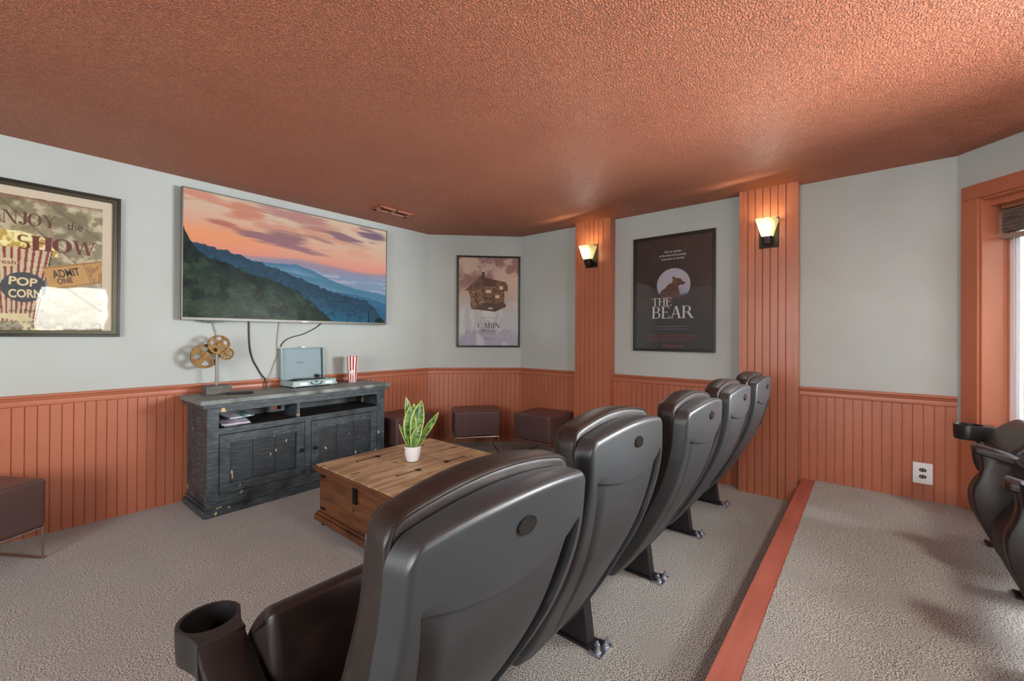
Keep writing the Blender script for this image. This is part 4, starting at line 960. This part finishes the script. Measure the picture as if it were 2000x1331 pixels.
def arm_mb(x, cup=True):
    # side panel with S-shaped front, rounded top rail, gently falling to the rear
    P = [(.336, .606), (.324, .572), (.318, .527), (.327, .479), (.342, .435), (.346, .395), (.340, .35), (.322, .29), (.245, .12), (.13, .10), (.07, .2), (.065, .4), (.09, .53), (.22, .562)] if not cup else [(.20, .60), (.26, .52), (.27, .45), (.25, .38), (.20, .32), (.12, .30), (.06, .36), (.06, .48), (.06, .54)]
    mb = loft([(v.x, v.y) for v in smoothpath([(a, b, 0) for a, b in P], 3, closed=True)], [(x-.030, .006), (x-.026, 0), (x+.026, 0), (x+.030, .006)])
    return mb
def pad_mb(x, cup):
    mb = MB(); w_ = .043; y1 = .200 if cup else .346
    S = [(-.13, .535, .9), (-.05, .545, 1), (.04, .556, 1), (.12, .570 if not cup else .592, 1), (.22 if not cup else .16, .588 if not cup else .602, 1), (y1-.01, .621, 1), (y1, .616, .85)]
    V = []; n = 12
    for y, z, s in S:
        for i in range(n):
            a = 2*math.pi*i/n; c_, d_ = math.cos(a), math.sin(a); e = (abs(c_)**5+abs(d_)**5)**-.2
            V.append((x+w_*s*e*c_, y, z-.020+.021*s*e*d_))
    fs = [(j*n+i, j*n+(i+1) % n, (j+1)*n+(i+1) % n, (j+1)*n+i) for j in range(len(S)-1) for i in range(n)]+[tuple(range(n))[::-1], tuple(range((len(S)-1)*n, len(S)*n))]
    return mb.add(V, fs)
def cup_mb(x, y=.283, side=0):
    # tapering cup housing with a round well, blended to a crease towards the arm
    mb = MB(); n = 40; ro, ri, zt = .062, .053, .622; V = []; 
    def out(a, k_, z, ext=0):
        c_, d_ = math.cos(a), math.sin(a); px, py_ = ro*k_*c_, ro*k_*d_
        if d_ < 0:  # rear half becomes square-ish and runs back to the arm
            s = min(1, -d_*1.6); px = px*(1-s)+(max(-.044, min(.044, px*1.6)))*k_*s; py_ = py_-.034*s*(1+ext)
        return (x+px, y+py_, z)
    lv = [('i', .5, .553), ('i', .95, .553), ('i', 1, .60), ('i', 1, zt), ('o', .98, zt), ('o', 1.0, zt-.003), ('o', .97, .560), ('o', .93, .545), ('o', .5, .543)]
    for kd, k_, z in lv:
        for i in range(n):
            a = 2*math.pi*i/n
            V.append((x+ri*k_*math.cos(a), y+ri*k_*math.sin(a), z) if kd == 'i' else out(a, k_, z))
    fs = [(j*n+i, j*n+(i+1) % n, (j+1)*n+(i+1) % n, (j+1)*n+i) for j in range(len(lv)-1) for i in range(n)]+[tuple(range(n)), tuple(range((len(lv)-1)*n, len(lv)*n))[::-1]]
    return mb.add(V, fs)
def side_parts(t, x, cup):
    s_ = obj('stand', stand_mb(x), M_iron, t, bevel=.004); obj('bolt', bolts_mb(x), M_bolt, s_)
    a_ = obj('armrest', pad_mb(x, cup), M_leather if not cup else M_arm, t, ang=60)
    obj('side_panel', arm_mb(x, cup), M_leather, t, ang=60)
    if cup: obj('cup_holder', cup_mb(x), M_arm, a_, ang=50)
    else: obj('seam', MB().tube([(x-.044, .285, .588), (x-.042, .285, .602), (x-.034, .285, .6075), (x+.034, .285, .6075), (x+.042, .285, .602), (x+.044, .285, .588)], .0016, 5), M_pan, a_)
def make_chair(loc, label, group):
    t = thing('cinema_chair', label, 'chair', loc, 0, group)
    sh = obj('back_shell', MB().slab(shell_back, shell_front, us, vs1), M_shell, t, loc=PIV, ang=50)
    # oval badge
    zb = .940; yb = py(zb)-.0175
    mb = MB().prism([(.023*math.cos(i*math.pi/16), .0135*math.sin(i*math.pi/16)) for i in range(32)], -.004, .0, ax='y')
    mb2 = MB(); ring_ = [(.0245*math.cos(i*math.pi/16), -.003, .015*math.sin(i*math.pi/16)) for i in range(33)]; mb2.tube(ring_, .0016, 6, cap=False)
    b_ = obj('badge', mb.add(mb2.v, mb2.f), M_badge, sh); b_.location = (0-PIV[0], yb-PIV[1], zb-PIV[2]); b_.rotation_euler = (R(-2), 0, 0)
    cu_ = obj('back_cushion', MB().slab(lambda u, v: cush(u, v, 0), lambda u, v: cush(u, v, 1), us[::1], vs1), M_leather, t, loc=PIV, ang=60)
    # piping along the front and rear edges of the cushion
    mb = MB()
    for fr, kk in ((1, .965), (0, .985)):
        pts = []
        for v in np.linspace(0, .96, 24): pts.append(Vector(cush(-kk, v, fr)))
        for u in np.linspace(-kk, kk, 40)[1:-1]: pts.append(Vector(cush(u, .982 if fr else .992, fr)))
        for v in np.linspace(.96, 0, 24): pts.append(Vector(cush(kk, v, fr)))
        mb.tube(pts, .0035, 6)
    pi_ = obj('piping', mb, M_leather, cu_, loc=PIV); pi_.location = (0, 0, 0)
    # folded seat
    w_ = .248
    prof = lp_seat()
    se = obj('seat', loft(prof, rings(w_, .022)), M_leather, t, ang=60)
    P = [(.232, .44), (.276, .37), (.301, .30), (.292, .21), (.252, .15), (.22, .16), (.23, .25), (.235, .34), (.215, .42)]
    obj('seat_pan', loft([(v.x, v.y) for v in smoothpath([(a, b, 0) for a, b in P], 3, closed=True)], rings(.205, .02)), M_pan, se, ang=60)
    mb = MB()
    mb.tube([(sx_, .233, .583) for sx_ in np.linspace(-w_+.02, w_-.02, 12)], .0022, 5)
    obj('seam', mb, M_pan, se)
    return t
G1 = 'cinema chairs in the front row'; G2 = 'cinema chairs in the back row'
def settilt(t, deg):
    for c in t.children:
        if c.name.startswith(('back_shell', 'back_cushion')): c.rotation_euler = (R(deg), 0, 0)
labs = ['black-shelled leather cinema chair nearest the camera in the front row', 'front row cinema chair second from the near end', 'front row cinema chair in the middle of the row', 'front row cinema chair second from the far end, before the pilaster', 'front row cinema chair at the far end beside the pilaster']
CX = [.60, 1.195, 1.860, 2.500, 3.145]; TILT = [3.2, -1.6, .6, 0, 0]; SX = [.300, .903, 1.545, 2.184, 2.827, 3.466]
c0 = make_chair((CX[0], .85, 0), labs[0], G1); chairs = [c0]
for i in range(1, 5):
    r_ = dup(c0, labs[i]); r_.location = (CX[i], .85, 0); chairs.append(r_)
row2 = []
ROW2Y = -.695
X2 = [3.045, 2.460, 1.780]
labs2 = ['back row cinema chair at the far end beside the window', 'back row cinema chair in the middle, its folded seat partly in view', 'back row cinema chair nearest the camera at the right edge']
for i in range(3):
    r_ = dup(c0, labs2[i]); r_['group'] = G2; r_.location = (X2[i], ROW2Y, PL+.004); row2.append(r_)
for i, t in enumerate(chairs): settilt(t, TILT[i])
side_parts(c0, SX[0]-CX[0], True)
proto = [c for c in c0.children if c.name.split('.')[0] in ('stand', 'armrest', 'side_panel')]
for i in range(1, 5): side_parts(chairs[i], SX[i]-CX[i], False)
side_parts(chairs[4], SX[5]-CX[4], True)
for t in row2: settilt(t, -1.0)
side_parts(row2[0], 3.335-X2[0], True); side_parts(row2[0], 2.755-X2[0], False); side_parts(row2[1], 2.165-X2[1], False); side_parts(row2[2], 1.535-X2[2], False)
obj('cup_holder', cup_mb(2.090-X2[1], .262), M_arm, row2[1], ang=50)
# ------------------------------------------------------------------ outside the window
M_grass = mat('lawn', rgb(92, 116, 60), .9, var=[(u3(3), 4, .4, .7, rgb(60, 80, 40))])
g_ = struct('ground', MB().box(-14, 16, -16, YB-.6, -.35, -.3).box(X+.5, 16, YB-.6, 10, -.35, -.3), M_grass, smooth=False)
M_bark = mat('bark', rgb(120, 104, 88), .9, bump=[((8, 8, 2), 4, 1, .05)], var=[((9, 9, 2), 4, .45, .65, rgb(70, 58, 48))])
M_fol = mat('ivy_leaf', rgb(116, 142, 60), .6, var=[(u3(5), 3, .4, .7, rgb(60, 86, 34))])
def tree(x, y, h, r, label, nleaf, crown, seed, ivy=True, sz=.06):
    t = thing('tree', label, 'tree', (x, y, -.31)); rg = random.Random(seed)
    pts = [(.03*math.sin(i), .03*math.cos(i*1.3), h*i/10) for i in range(11)]
    obj('trunk', MB().tube(pts, [r*(1-.05*i) for i in range(11)], 16), M_bark, t)
    mb = MB()
    for i in range(nleaf):
        if ivy and i < nleaf*.6:
            a = rg.uniform(0, 6.28); rr = r+rg.uniform(.0, .06); c_ = Vector((rr*math.cos(a), rr*math.sin(a), rg.uniform(.2, h*.9)))
        else:
            v = Vector((rg.gauss(0, 1), rg.gauss(0, 1), rg.gauss(0, 1))).normalized()*crown*rg.uniform(.5, 1); c_ = Vector((v.x, v.y, h+v.z*.8))
        q_ = Vector((rg.gauss(0, 1), rg.gauss(0, 1), rg.gauss(0, 1))).normalized(); s_ = q_.orthogonal().normalized(); u_ = q_.cross(s_); L = sz*rg.uniform(.6, 1.2)
        mb.add([c_-s_*L, c_+u_*L*.6, c_+s_*L, c_-u_*L*.6], [(0, 1, 2, 3)])
    o = obj('foliage', mb, M_fol, t, smooth=False)
    return t
tree(*(fW(.30, 1.15, 0)[:2]), 3.6, .17, 'ivy-covered tree trunk close outside the window', 2600, 1.0, 1, sz=.045)
tree(*(fW(2.2, 6.5, 0)[:2]), 3.2, .16, 'leafy tree standing farther out on the lawn beyond the window', 2600, 1.9, 2, ivy=False, sz=.15)
